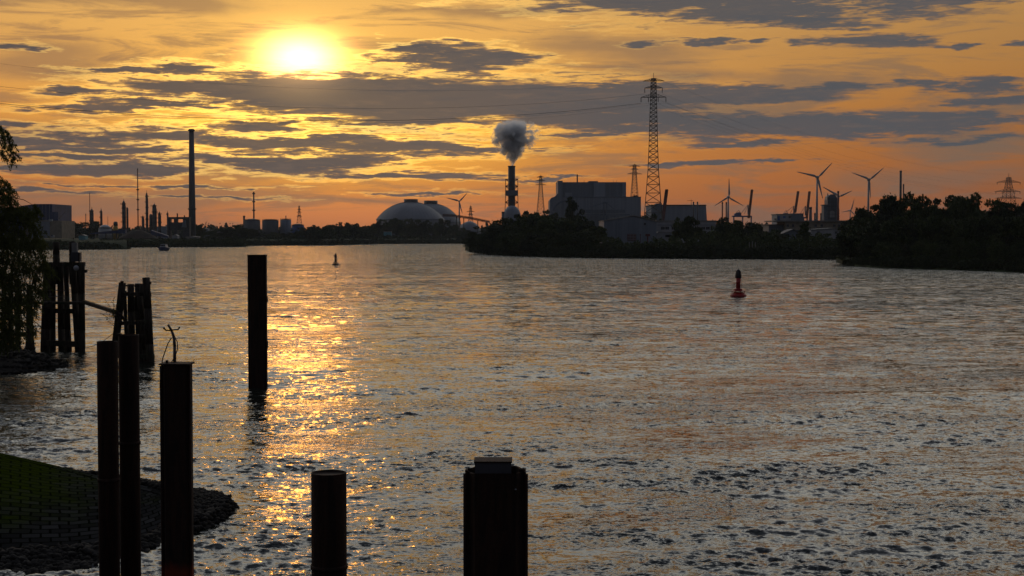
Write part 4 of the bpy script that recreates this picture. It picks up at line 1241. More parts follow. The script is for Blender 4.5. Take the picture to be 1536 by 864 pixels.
# ------------------------------------------------------------------ container cranes
def sts(label, bx, by, tx, ty, mx, my, Y, gx0=None, gx1=None, gy0=321, gy1=338, apex=None, wboom=2.6, machinery=True):
    t_ = thing('container_crane', label, 'container crane', base_at(bx, Y, 4)); k = Y / F
    a, b = at(bx, by, Y), at(tx, ty, Y)
    bm = MB()
    off = Vector((wboom * k / 2, 0, 0))
    bm.bar(a - off, b - off, .75); bm.bar(a + off, b + off, .75)
    n = 9
    for i in range(n + 1):
        u = i / n; p = a.lerp(b, u)
        bm.bar(p - off, p + off, .45)
        if i < n: bm.bar(p - off, a.lerp(b, (i + 1) / n) + off, .4)
    bm.bar(a, b, .7)
    bo = bm.build('boom', M['red_steel'], t_)
    MB().bar(b - off * 1.2, b + off * 1.2, 1.0).build('boom_tip', M['red_steel'], bo)
    m_ = at(mx, my, Y)
    fr = MB(); fr.bar(at(mx - .2, gy0, Y), m_, .8); fr.bar(m_, a.lerp(b, .3), .35); fr.bar(at(mx + .9, gy0, Y), m_, .6)
    if apex: fr.bar(m_, at(apex[0], apex[1], Y), .35); fr.bar(m_ - Vector((0, 0, 1)), at((apex[0] + mx) / 2, gy0, Y), .35)
    fr.build('apex_frame', M['dark_clad'], t_)
    if gx0 is not None:
        gd = MB(); gd.boxpx(gx0, gy0 + 2.5, gx1, gy0 + 4.5, Y, 8); gd.build('girder', M['blue_paint'], t_)
        for x in (gx0 + 1.2, (gx0 + gx1) / 2, gx1 - 1.6):
            MB().boxpx(x, gy0 + 3, x + 1.5, 350, Y + 1, 5).build('leg', M['blue_paint'], t_)
        if machinery:
            MB().prismpx([(gx0 + 3, gy0 + 3), (gx0 + 3, gy0 - .5), (gx0 + 8, gy0 - 2.5), (gx0 + 12, gy0 - 2.5), (gx0 + 13.5, gy0 + 3)], Y + .5, 7).build('machinery_house', M['blue_paint'], t_)
            f2 = MB(); f2.bar(at(gx0 + 4, gy0 - .5, Y), at(gx0 + 9, 315.5, Y), .35); f2.bar(at(gx0 + 13, gy0, Y), at(gx0 + 9, 315.5, Y), .35); f2.build('tie_frame', M['dark_steel'], t_)
    return t_
sts('blue container crane with raised red boom beside the wind turbine', 1123, 327, 1128, 285, 1122, 307, 2000, 1099, 1128, 321, 338, (1111, 321))
sts('raised red crane boom standing left of its neighbour behind the pale block', 1192.6, 319, 1197.2, 287.5, 1190.5, 309, 2050, 1170, 1196, 322, 338, (1178, 319))
sts('raised red crane boom between its neighbour and the tallest turbine', 1210, 327, 1214.2, 287.7, 1208, 309, 2080, 1198, 1212, 323, 338, (1200, 321), machinery=False)
sts('single dark red crane boom right of the tallest pylon', 994, 331, 1000, 285, 992, 305, 1440, None, None, 330, 340, (988, 309), wboom=3.4)

# ------------------------------------------------------------------ wind turbines
turbine('tallest white wind turbine with one blade hanging down its tower', (1225, 266), 1420, [(44, 30), (-76, 33), (167, 33)], 3.2)
turbine('second white wind turbine standing above the edge of the dark wood', (1302, 269.5), 1500, [(50, 28), (-69, 29), (176, 28)], 3.0)
turbine('wind turbine with blades in a wide three-pointed star behind two stacks', (1092, 296), 1450, [(0, 28), (-121, 25), (120, 25)], 3.0)
turbine('wind turbine whose blades stick out behind the mill tower', (1256.5, 295), 1700, [(-59, 28), (66, 22), (182, 24)], 2.6, bladew=1.2)
turbine('smallest wind turbine low over the edge of the dark wood', (1275, 316), 2300, [(16, 18), (-100, 14), (136, 15)], 1.8, bladew=1.1)
# ------------------------------------------------------------------ near materials
def wood_mat():
    m_, g_, b_ = material('weathered_timber')
    tc_ = g_.n('ShaderNodeTexCoord')
    n1 = g_.noise(g_.v('MULTIPLY', tc_.outputs['Object'], (6, 6, .5)), 1.5, 6, .65, .8)
    n2 = g_.noise(tc_.outputs['Object'], .8, 4, .6)
    c_ = g_.mix(g_.ss(n1, .35, .65), (.018, .014, .011), (.07, .056, .044))
    g_.put(b_.inputs['Base Color'], g_.mix(g_.ss(n2, .5, .7), c_, (.03, .034, .02)))
    b_.inputs['Roughness'].default_value = .9; b_.inputs['Specular IOR Level'].default_value = .15
    bp = g_.n('ShaderNodeBump'); bp.inputs['Distance'].default_value = .04
    g_.put(bp.inputs['Height'], n1); g_.put(b_.inputs['Normal'], bp.outputs[0])
    return m_
def rust_mat(name, c1, c2, zsplit=None):
    m_, g_, b_ = material(name)
    ge = g_.n('ShaderNodeNewGeometry'); p_ = ge.outputs['Position']
    n1 = g_.noise(g_.v('MULTIPLY', p_, (3, 3, .35)), 2.0, 7, .65, 1.0)
    n2 = g_.noise(p_, 14, 5, .6)
    c_ = g_.mix(g_.ss(n1, .38, .62), c1, c2)
    c_ = g_.mix(g_.m('MULTIPLY', g_.ss(n2, .5, .62), .5), c_, (.02, .013, .01))
    if zsplit is not None:
        x_, y_, z_ = g_.xyz(p_)
        zz_ = g_.m('ADD', z_, g_.m('MULTIPLY', n1, .5))
        c_ = g_.mix(g_.ss(zz_, zsplit + .35, zsplit + .05), c_, (.16, .030, .014))
    g_.put(b_.inputs['Base Color'], c_)
    b_.inputs['Roughness'].default_value = .85; b_.inputs['Specular IOR Level'].default_value = .2
    bp = g_.n('ShaderNodeBump'); bp.inputs['Distance'].default_value = .012
    g_.put(bp.inputs['Height'], n2); g_.put(b_.inputs['Normal'], bp.outputs[0])
    return m_
M['timber'] = wood_mat()
M['rust'] = rust_mat('rusted_steel', (.018, .011, .009), (.042, .020, .013))
M['rust_red'] = rust_mat('rusted_steel_with_red_foot', (.017, .011, .009), (.040, .019, .012), zsplit=onw(262, 822, 0).z + 2.35)
M['buoy_red'] = plain('buoy_red', (.42, .015, .014), .5, .3, 1.2)
M['buoy_dark'] = plain('buoy_black', (.02, .012, .012), .5, .3, 1.2)
M['stone'] = plain('basalt_rubble', (.03, .027, .025), .9, .5, 1.5, bump=.05)
M['rope'] = plain('old_rope', (.06, .05, .04), .95, .3, 2)

# ------------------------------------------------------------------ single piles
def pile_at(px, ytop, Y):
    p = at(px, ytop, Y); return p
def sheet_pile(name, label, x0, x1, ytop, Y, mat_='rust', rot=0.0, box=True, holes=()):
    """steel box pile: two pans welded back to back, open at the top"""
    a = at(x0, ytop, Y); c = at(x1, ytop, Y)
    wd = c.x - a.x; top = a.z
    b = Vector(((a.x + c.x) / 2, Y + wd * .4, -2.0))
    t_ = thing(name, label, 'mooring pile', b)
    h = top + 2.0
    w2 = wd / 2; d2 = wd * .40; th = .028; ch = wd * .16
    out = [(-w2, -d2 * .55), (-w2 + ch * .4, -d2 * .55), (-w2 + ch, -d2), (w2 - ch, -d2), (w2 - ch * .4, -d2 * .55), (w2, -d2 * .55), (w2, d2 * .55), (w2 - ch * .4, d2 * .55), (w2 - ch, d2), (-w2 + ch, d2), (-w2 + ch * .4, d2 * .55), (-w2, d2 * .55)]
    inn = [(x * (1 - 2 * th / wd) , y * (1 - 2 * th / (2 * d2))) for x, y in out]
    n = len(out); vs = []
    rng = random.Random(int(x0))
    for ring, z in ((out, 0), (out, h), (inn, h), (inn, h - 1.2)):
        for i, (x, y) in enumerate(ring):
            dz = rng.uniform(-.012, .012) if z == h and ring is out else 0
            vs.append((b.x + x, b.y + y, b.z + z + dz))
    fs = []
    for k in range(3):
        for i in range(n):
            fs.append((k * n + i, k * n + (i + 1) % n, (k + 1) * n + (i + 1) % n, (k + 1) * n + i))
    MB().add(vs, fs).build('pile_shell', M[mat_], t_)
    MB().box(b.x - w2 * .86, b.x + w2 * .86, b.y - d2 * .8, b.y + d2 * .8, top - .9, top - .85).build('fill', M['stone'], t_)
    for s in (-1, 1):
        # interlock bead down each edge
        mb = MB(); mb.bar((b.x + s * (w2 + .004), b.y - d2 * .6, b.z), (b.x + s * (w2 + .004), b.y - d2 * .6, top - .02), .022, n=8, smooth=True)
        mb.build('interlock', M[mat_], t_)
    return t_, b, top, wd, d2
def tube_pile(name, label, x0, x1, ytop, Y, mat_='rust', bands=(), capped=True, lean=0.0, fl=True):
    a = at(x0, ytop, Y); c = at(x1, ytop, Y)
    r = (c.x - a.x) / 2; top = a.z
    b = Vector(((a.x + c.x) / 2, Y + r, -2.0)); h = top + 2
    t_ = thing(name, label, 'mooring pile', b)
    MB().lathe(b, [(r, 0), (r, h - .015), (r * .985, h), (r * .94, h), (r * .94, h - .03), (.01, h - .03 if capped else h - .6)], 40).build('pile_tube', M[mat_], t_)
    for z in bands:
        MB().lathe(b, [(r + .001, h - z), (r + .018, h - z + .01), (r + .018, h - z + .07), (r + .001, h - z + .08)], 40).build('weld_band', M[mat_], t_)
    return t_, b, top, r

tube_pile('mooring_pile', 'steel tube pile, leftmost and slimmer of the touching pair', 141, 172, 513, 30, 'rust', (3.0,))
t, b, top, r = tube_pile('mooring_pile', 'steel tube pile with the higher top, right one of the touching pair', 173.6, 204, 503, 30.6, 'rust', (2.4,))
# bolt and little brackets on the pair
MB().box(b.x - r * .8, b.x - r * .5, b.y - r - .03, b.y - r * .6, top - .02, top + .04).build('bracket', M['rust'], t)
t, b, top, wd, d2 = sheet_pile('mooring_pile', 'thick box pile with a bent pole on its top and a reddish foot', 239.5, 282.5, 548, 28.5, 'rust_red')
MB().box(b.x - wd / 2 - .02, b.x + wd / 2 + .02, b.y - d2 - .02, b.y + d2 + .02, top + .002, top + .03).build('cap_plate', M['rust'], t)
MB().box(b.x - wd / 2 - .035, b.x - wd / 2 - .003, b.y - d2 * .2, b.y + d2 * .2, top - .55, top - .1).build('side_bracket', M['rust'], t)
# the bent pole with hooks and a loop of cable
bp_ = Vector((at(262, 548, 28.9).x, 28.9, top + .03))
tp = thing('bent_pole', 'bent bare pole with a curved crossbar and cable loops on the box pile', 'pole', bp_)
pl = [bp_, at(262, 520, 28.9), at(261, 507, 28.9), at(258, 497, 28.9), at(252, 487, 28.9)]
MB().tube(pl, .034, 10, .7).build('pole', M['lattice'], tp)
MB().tube([at(246, 492.5, 28.8), at(249, 495.5, 28.85), at(256, 495.6, 28.85), at(262, 494.5, 28.85), at(267, 494.5, 28.85), at(269, 491.5, 28.8)], .014, 8).build('crossbar', M['rust'], tp)
for xx, yy in ((246, 492.5), (269, 491.5)): MB().lathe(at(xx, yy, 28.8), [(.01, -.02), (.022, 0), (.01, .02)], 8).build('hook_end', M['rust'], tp)
MB().tube([at(257, 507, 28.88), at(252, 515, 28.8), at(248, 526, 28.75), at(244, 538, 28.75), at(242.6, 547, 28.7), at(240.5, 560, 28.3), at(240, 582, 28.28)], .011, 8).build('cable', M['rope'], tp)
MB().tube([at(262, 505, 28.85), at(266, 513, 28.8), at(266.5, 524, 28.8), at(262, 536, 28.75), at(256, 545, 28.8), at(250, 548, 28.75), at(249.6, 543, 28.75)], .009, 8).build('cable', M['rope'], tp)
MB().box(at(250, 548, 28.7).x, at(253, 548, 28.7).x, 28.6, 28.68, top + .03, top + .09).build('clamp', M['rust'], tp)

t, b, top, wd, d2 = sheet_pile('mooring_pile', 'single box pile standing alone in open water in the glitter', 371, 397.5, 383.5, 84, 'rust')
MB().box(b.x - wd / 2 - .02, b.x + wd / 2 + .02, b.y - d2 - .02, b.y + d2 + .02, top + .002, top + .05).build('cap_plate', M['rust'], t)
for y in (449, 518): MB().box(b.x + wd / 2 + .002, b.x + wd / 2 + .05, b.y - .2, b.y + .2, at(397, y, 84).z - .2, at(397, y, 84).z + .2).build('fender_lug', M['rust'], t)
tube_pile('mooring_pile', 'short round tube pile with a flat disc top near the bottom edge', 463, 516.5, 713, 23, 'rust', (1.6,))
t, b, top, wd, d2 = sheet_pile('mooring_pile', 'widest box pile with a smaller square pile poking out of its top', 697, 789.5, 711, 19, 'rust')
# the square pile inside it, taller
a_ = at(712, 695, 19.1); c_ = at(767, 695, 19.1)
mb = MB()
x0, x1, z1 = a_.x, c_.x, a_.z; y0_, y1_ = b.y - d2 * .62, b.y + d2 * .5; th = .03
mb.box(x0, x1, y0_, y0_ + th, -2, z1); mb.box(x0, x1, y1_ - th, y1_, -2, z1); mb.box(x0, x0 + th, y0_ + th, y1_ - th, -2, z1 - .001); mb.box(x1 - th, x1, y0_ + th, y1_ - th, -2, z1 - .001)
mb.build('inner_pile', M['dark_steel'], t)
MB().box(x0 - .012, x1 + .012, y0_ - .012, y1_ + .012, z1 + .002, z1 + .022).build('cap_plate', M['rust'], t)
mb = MB(); mb.box((x0 + x1) / 2 - .12, (x0 + x1) / 2 + .12, y0_ - .008, y0_ - .002, z1 - .6, z1 - .03); mb.build('plate', M['dark_steel'], t)
p = at(782, 711, 19)
MB().box(p.x - .03, p.x + .05, b.y - d2 * .6, b.y - d2 * .45, top - .002, top + .045).build('bolt', M['rust'], t)
MB().prism([(at(697, 711, 19).x, top), (at(697, 711, 19).x, top + .035), (at(701, 711, 19).x, top + .02), (at(704, 711, 19).x, top)], b.y - d2 * .56, .03).build('torn_flange', M['rust'], t)
p = at(773.5, 734, 19)
MB().lathe(Vector((p.x, b.y - d2 - .006, p.z)), [(.012, -.008), (.014, 0), (.012, .008)], 10).build('hole_light_dot', M['white_paint'], t)  # white-painted bead stands for light showing through a small hole

# ------------------------------------------------------------------ timber dolphins
def post(par, x0, y0, x1, y1, w_, Y, dY=0.0, n=9, r2=None, seed=0):
    """leaning round timber from (x0,y0) down to (x1,y1)"""
    a = at(x0, y0, Y); c = at(x1, y1, Y + dY)
    k = Y / F
    c2 = c + (c - a).normalized() * 1.4
    rng = random.Random(seed + int(x0 * 3))
    mb = MB()
    r = w_ * k / 2 * 1.08
    pts = [a, a.lerp(c2, .3) + Vector((rng.uniform(-.02, .02), 0, 0)), a.lerp(c2, .65) + Vector((rng.uniform(-.03, .03), 0, 0)), c2]
    mb.tube(pts, r, n, (r2 or w_ * 1.12) / w_)
    return mb.build('timber_post', M['timber'], par)
def beam(par, x0, y0, x1, y1, w_, Y, nm='crossbeam', mat_='timber', dep=.22):
    a = at(x0, y0, Y); c = at(x1, y1, Y); h = w_ * Y / F / 2
    MB().hexa([(a.x, Y, a.z - h), (c.x, Y, c.z - h), (c.x, Y + dep, c.z - h), (a.x, Y + dep, a.z - h), (a.x, Y, a.z + h), (c.x, Y, c.z + h), (c.x, Y + dep, c.z + h), (a.x, Y + dep, a.z + h)]).build(nm, M[mat_], par)

Yd = 102
t = thing('timber_dolphin', 'bundle of leaning timbers standing free in the water at the end of the beam', 'timber dolphin', onw(203, 541, 0))
for k, (x0, y0, x1, y1, w_, dy) in enumerate([(183.5, 424, 170.5, 541, 10, 0), (196, 426, 198, 535, 9.2, 1.0), (187, 436, 190, 534, 5, 1.8), (206.5, 425, 208, 534, 8, 1.6), (213, 425.5, 214, 534, 7, .9), (219, 416, 226, 541, 10.5, -.3), (209, 440, 219, 541, 7.5, .5), (214, 430, 221, 538, 7, 2.0), (203, 445, 195, 538, 4.5, 1.9)]):
    post(t, x0, y0, x1, y1, w_, Yd + dy, seed=k)
beam(t, 182, 441, 226, 441.5, 5.5, Yd - .25); beam(t, 176, 485, 228, 484, 5.5, Yd - .25); beam(t, 172, 503.5, 228, 504.5, 4.5, Yd - .25); beam(t, 171, 534, 231, 535, 6.5, Yd - .3)
beam(t, 214, 425, 226, 424.5, 3.5, Yd - .35); beam(t, 187, 428.5, 219, 429, 2.6, Yd + 1.4)
mb = MB(); mb.tube([at(183, 424, Yd - .2), at(183.2, 421.5, Yd - .2)], .12, 6); mb.build('bolt', M['rust'], t)
# weeds growing out of its left side
rng = np.random.RandomState(6)
Pw = []; mbw = MB()
for i in range(16):
    b0 = at(171 + rng.uniform(-1, 4), 488 + rng.uniform(-14, 12), Yd - .5)
    tip = b0 + Vector((rng.uniform(-1.1, .1), rng.uniform(-.3, .3), rng.uniform(.2, 1.3)))
    if i < 5: tip = b0 + Vector((rng.uniform(-.3, .2), 0, rng.uniform(.8, 1.5)))
    mid = b0.lerp(tip, .5) + Vector((0, 0, .1)); mbw.tube([b0, mid, tip], .012, 4)
    for j in range(16): Pw.append(b0.lerp(tip, rng.uniform(.2, 1.05)) + Vector(rng.normal(0, .07, 3)))
q, f = leaf_quads(np.array([tuple(p) for p in Pw]), rng, .075, aspect=.5)
wb = at(171, 495, Yd - .5)
tw = thing('weeds', 'thin leafy weeds sprouting from the free-standing timber bundle', 'plant', wb)
link('leaves', np_mesh('leaves', q - np.array(tuple(wb)), f, M['willow']), tw); mbw.build('stem', M['bark'], tw)

Yl = 112
t = thing('timber_dolphin', 'larger timber dolphin with two taller posts next to the willow', 'timber dolphin', onw(95, 523, 0))
for k, (x0, y0, x1, y1, w_, dy) in enumerate([(70, 394, 66, 520, 9, 0), (79, 394, 79.5, 519, 7.5, .8), (75, 400, 72, 519, 5.5, 1.9), (90, 394, 92.5, 521, 8.5, 1.2), (98, 398, 104, 520, 6.5, .6), (101, 394, 97, 520, 5.5, 2.2), (109, 394, 117, 521, 8.5, .3), (123, 393, 123, 523, 8, -.4), (118, 398, 121.5, 522, 8, 1.6)]):
    post(t, x0, y0, x1, y1, w_, Yl + dy, seed=20 + k)
beam(t, 66, 396.5, 127, 396.5, 6.5, Yl - .4); beam(t, 66, 466, 112, 467, 7, Yl - .3); beam(t, 63, 514.5, 127, 517, 8.5, Yl - .4); beam(t, 70, 403, 124, 403.5, 4, Yl + 2.4)
beam(t, 124, 407.5, 130, 406.5, 4.5, Yl - .6, 'fender_block')
post(t, 84.5, 363, 84.5, 400, 9, Yl + 1.2, seed=50); post(t, 108, 362, 108.5, 400, 8, Yl + 1.0, seed=51)
t = thing('pole_box', 'pale pipe and small box on the right taller post of the big dolphin', 'sign box', at(112, 400, Yl))
MB().boxpx(107.5, 364, 115, 378.5, Yl + .2, .35).build('pipe', M['concrete'], t)
MB().boxpx(106, 378.5, 119.5, 392.5, Yl + .1, .5).build('box', M['dark_steel'], t)
MB().bar(at(118.6, 379, Yl), at(118.6, 400, Yl), .05).build('conduit', M['rust'], t)
t = thing('buoy_ball', 'small pale round ball hanging on the right of the big dolphin', 'float', at(114.3, 402, Yl - .7))
c_ = at(114.3, 402, Yl - .75)
MB().lathe(c_, [(.001 + .21 * math.sin(i * math.pi / 10), -.21 * math.cos(i * math.pi / 10)) for i in range(11)], 16).build('ball', M['white_wall'], t)
MB().bar(c_ + Vector((0, 0, .2)), at(114.3, 394, Yl - .6), .02).build('cord', M['rope'], t)
t = thing('catwalk', 'narrow level catwalk crossing the big dolphin with thin handrails', 'catwalk', at(60, 457, Yl - 1.2))
MB().boxpx(47, 453.2, 127, 456.6, Yl - 1.6, 1.0).build('deck', M['timber'], t)
for y in (435, 444.5): MB().bar(at(20, y, Yl - 1.55), at(98, y + .8, Yl - 1.55), .035).build('handrail', M['lattice'], t)
for x in (50, 62, 75, 88, 98): MB().bar(at(x, 454, Yl - 1.55), at(x, 434.6, Yl - 1.55), .03).build('stanchion', M['lattice'], t)
t = thing('loading_beam', 'long square beam sloping from the catwalk down to the free dolphin', 'beam', at(126, 452, Yl - 1.8))
a = at(126, 453, Yl - 1.8); c = at(176, 469, Yd - .6)
MB().bar(a, c, .19, .17, 4).build('beam', M['timber'], t)
MB().tube([c, at(182, 473, Yd - .6), at(187, 481, Yd - .5)], .1, 8).build('hook', M['rust'], t)
mb = MB()
pts = []
for i in range(13):
    u = i / 12; p = at(127, 522, Yl - .6).lerp(at(170, 500, Yd - .4), u); p.z -= .5 * 4 * u * (1 - u) * .4; pts.append(p)
tag(mb.tube(pts, .02, 5).build('mooring_rope', M['rope'], None, pts[0]), 'thin rope from the big dolphin up to the free-standing one', 'rope')
# old pier behind the willow
t = thing('old_pier', 'dark pier trestle behind the hanging willow branches', 'pier', onw(30, 505, 0))
for k, (x, w_) in enumerate(((6, 7), (16, 6), (27, 7), (44.5, 8))): post(t, x, 400 + k * 9, x, 505 if k < 3 else 512, w_, 122 - k * 2, seed=70 + k)
beam(t, -30, 502, 52, 501, 6, 118, dep=.5); beam(t, -30, 455, 50, 455, 5, 118, dep=.5)
t = thing('bollard_pile', 'stout dark pile flaring at the foot beside the rubble spit', 'pile', onw(45, 527, 0))
b = onw(45, 527, 0)
MB().lathe(b, [(.42, -.8), (.40, .15), (.33, .7), (.27, 1.6), (.25, 4.2), (.2, 4.3)], 20).build('shaft', M['timber'], t)
MB().lathe(b, [(.44, .2), (.44, .3)], 20).build('collar', M['rust'], t)

# ------------------------------------------------------------------ buoys
def buoy(label, px, yb, ytop, mat_, group):
    b = onw(px, yb, 0); Hh = at(px, ytop, b.y).z
    t_ = thing('river_buoy', label, 'buoy', b, group)
    s = Hh / 4.1
    MB().lathe(b, [(1.05 * s, -.3 * s), (1.18 * s, 0), (1.18 * s, .28 * s), (1.0 * s, .42 * s), (.72 * s, .60 * s), (.70 * s, .66 * s)], 28).build('float', M[mat_], t_)
    MB().lathe(b, [(.98 * s, .80 * s), (1.0 * s, .86 * s), (.62 * s, .90 * s), (.55 * s, 1.02 * s), (.66 * s, 1.1 * s), (.30 * s, 1.2 * s)], 24).build('deck', M[mat_], t_)
    mb = MB()
    for i in range(8):
        an = i * .785 + .2
        mb.bar(b + Vector((math.cos(an) * .95 * s, math.sin(an) * .95 * s, .4 * s)), b + Vector((math.cos(an) * .95 * s, math.sin(an) * .95 * s, .85 * s)), .035 * s)
    mb.build('deck_rail', M[mat_], t_)
    MB().lathe(b, [(.34 * s, 1.15 * s), (.30 * s, 2.0 * s), (.36 * s, 2.02 * s), (.36 * s, 2.1 * s), (.32 * s, 2.15 * s), (.38 * s, 2.7 * s), (.30 * s, 2.72 * s)], 20).build('tower', M[mat_], t_)
    mb = MB()
    for an in (0.1, -.25): mb.bar(b + Vector((math.cos(an) * .48 * s, math.sin(an) * .48 * s, .95 * s)), b + Vector((math.cos(an) * .42 * s, math.sin(an) * .42 * s, 2.7 * s)), .022 * s)
    for i in range(6): mb.bar(b + Vector((math.cos(.1) * .45 * s, math.sin(.1) * .45 * s, (1.15 + i * .27) * s)), b + Vector((math.cos(-.25) * .45 * s, math.sin(-.25) * .45 * s, (1.15 + i * .27) * s)), .018 * s)
    mb.build('ladder', M[mat_], t_)
    MB().lathe(b, [(.40 * s, 2.7 * s), (.44 * s, 2.8 * s), (.44 * s, 3.05 * s), (.40 * s, 3.4 * s), (.30 * s, 3.72 * s), (.26 * s, 3.9 * s), (.1 * s, 3.95 * s)], 18).build('lantern', M['buoy_dark'], t_)
    mb = MB()
    for i in range(8):
        an = i * .785
        mb.bar(b + Vector((math.cos(an) * .47 * s, math.sin(an) * .47 * s, 2.75 * s)), b + Vector((math.cos(an) * .33 * s, math.sin(an) * .33 * s, 3.72 * s)), .03 * s)
    mb.build('lantern_cage', M['buoy_dark'], t_)
    MB().bar(b + Vector((0, 0, 3.9 * s)), b + Vector((0, 0, 4.12 * s)), .03 * s).build('spike', M['buoy_dark'], t_)
buoy('red channel buoy with ladder and dark lantern, the nearer one', 1107.3, 445, 402.5, 'buoy_red', None)
buoy('small dark channel buoy, the farther one, near the lone pile', 503.5, 397.5, 379.5, 'buoy_dark', None)

# ------------------------------------------------------------------ small motor vessel
b = onw(245.5, 376, 0); s = .46
t = thing('motor_boat', 'small white-topped boat seen end-on near the far left bank', 'boat', b)
Q = lambda x, y: (b.x + x, b.z + y)
vs = []; 
secs = [(-6, .9, .4), (-4, 2.5, .0), (0, 3.0, 0), (5, 2.8, .1), (7, 2.3, .2)]
for dy, hw_, z0 in secs:
    for x, z in ((-hw_, 1.7 + (.5 if dy < -3 else 0)), (-hw_ * .75, .3), (0, -.4 + z0), (hw_ * .75, .3), (hw_, 1.7 + (.5 if dy < -3 else 0))): vs.append((b.x + x, b.y + dy, z))
fs = [(i * 5 + j, i * 5 + j + 1, (i + 1) * 5 + j + 1, (i + 1) * 5 + j) for i in range(4) for j in range(4)] + [(0, 1, 2, 3, 4)[::-1], (20, 21, 22, 23, 24)] + [(i * 5 + 4, i * 5, (i + 1) * 5, (i + 1) * 5 + 4) for i in range(4)]
MB().add(vs, fs).build('hull', M['blue_clad'], t)
cb = MB().hexa([(b.x - 1.9, b.y - 2.5, 1.75), (b.x + 1.9, b.y - 2.5, 1.75), (b.x + 1.9, b.y + 4, 1.75), (b.x - 1.9, b.y + 4, 1.75), (b.x - 1.4, b.y - 1.8, 3.9), (b.x + 1.4, b.y - 1.8, 3.9), (b.x + 1.4, b.y + 3.6, 3.9), (b.x - 1.4, b.y + 3.6, 3.9)]).build('cabin', M['white_paint'], t)
for x in (-.95, 0, .95): MB().box(b.x + x - .38, b.x + x + .38, b.y - 2.25, b.y - 2.1, 2.9, 3.5).build('window', M['window'], cb)
MB().box(b.x - 1.7, b.x + 1.7, b.y - 2.2, b.y + 3.9, 3.92, 4.05).build('roof', M['white_paint'], t)
MB().bar((b.x, b.y, 4), (b.x, b.y, 5.8), .07).build('mast', M['dark_steel'], t)

# ------------------------------------------------------------------ rubble spit on the left
def mound(name, front, back, zf, mat_, seed):
    """hump between a near and a far waterline; zf(u) is the crest height along it"""
    rng = random.Random(seed); n = 40; m = 14; V_ = []
    fr = [onw(x, y, 0) for x, y in front]; bk = [onw(x, y, 0) for x, y in back]
    def along(P, u):
        u *= len(P) - 1; i = min(int(u), len(P) - 2); return P[i].lerp(P[i + 1], u - i)
    for i in range(n + 1):
        u = i / n; a = along(fr, u); c = along(bk, u)
        for j in range(m + 1):
            v = j / m; p = a.lerp(c, v)
            V_.append((p.x, p.y, -.25 + (zf(u) + .25) * math.sin(v * math.pi) ** .8 + rng.uniform(-.05, .05)))
    f = [(i * (m + 1) + j, i * (m + 1) + j + 1, (i + 1) * (m + 1) + j + 1, (i + 1) * (m + 1) + j) for i in range(n) for j in range(m)]
    me_ = np_mesh(name, V_, f, mat_)
    if me_.polygons[0].normal.z < 0: me_.flip_normals()
    return tag(link(name, me_), kind='structure'), V_
spit, SV = mound('rubble_spit', [(-260, 590), (-60, 569), (0, 566), (30, 562), (60, 557), (86, 551)], [(-260, 520), (-60, 521), (0, 528), (30, 535), (60, 543), (87, 550)], lambda u: 1.35 * (1 - u) ** .55 + .1, M['stone'], 4)

def stones(name, pts, rng, smin, smax, mat_):
    """rubble: one low rough lump per point"""
    base = bmesh.new(); bmesh.ops.create_icosphere(base, subdivisions=1, radius=1)
    bv = np.array([tuple(v.co) for v in base.verts]); bf = np.array([[v.index for v in f.verts] for f in base.faces]); base.free()
    V_ = []; Fs = []
    for i, p in enumerate(pts):
        s_ = rng.uniform(smin, smax) ** 1.0
        q = bv * (1 + rng.uniform(-.28, .28, (len(bv), 1))) * np.array([s_ * rng.uniform(.8, 1.5), s_ * rng.uniform(.7, 1.2), s_ * rng.uniform(.45, .85)])
        a = rng.uniform(0, 6.28); b_ = rng.uniform(-.5, .5)
        Rz = np.array([[math.cos(a), -math.sin(a), 0], [math.sin(a), math.cos(a), 0], [0, 0, 1]]); Rx = np.array([[1, 0, 0], [0, math.cos(b_), -math.sin(b_)], [0, math.sin(b_), math.cos(b_)]])
        V_.append(q @ Rx.T @ Rz.T + np.array(tuple(p))); Fs.append(bf + i * len(bv))
    return tag(link(name, np_mesh(name, np.concatenate(V_), np.concatenate(Fs), mat_)), kind='stuff')
rng = np.random.RandomState(9)
idx = rng.randint(0, len(SV), 1500)
stones('rubble', [(SV[i][0] + rng.uniform(-.5, .5), SV[i][1] + rng.uniform(-.5, .5), SV[i][2] - .02) for i in idx], rng, .08, .24, M['stone'])
tag(MB().tube([at(-5, 560, 93), at(20, 556, 93.5), at(45, 551, 94), at(62, 544, 96)], .03, 6).build('chain', M['rust'], None, at(-5, 560, 93)), 'rusty line lying across the rubble spit', 'chain')

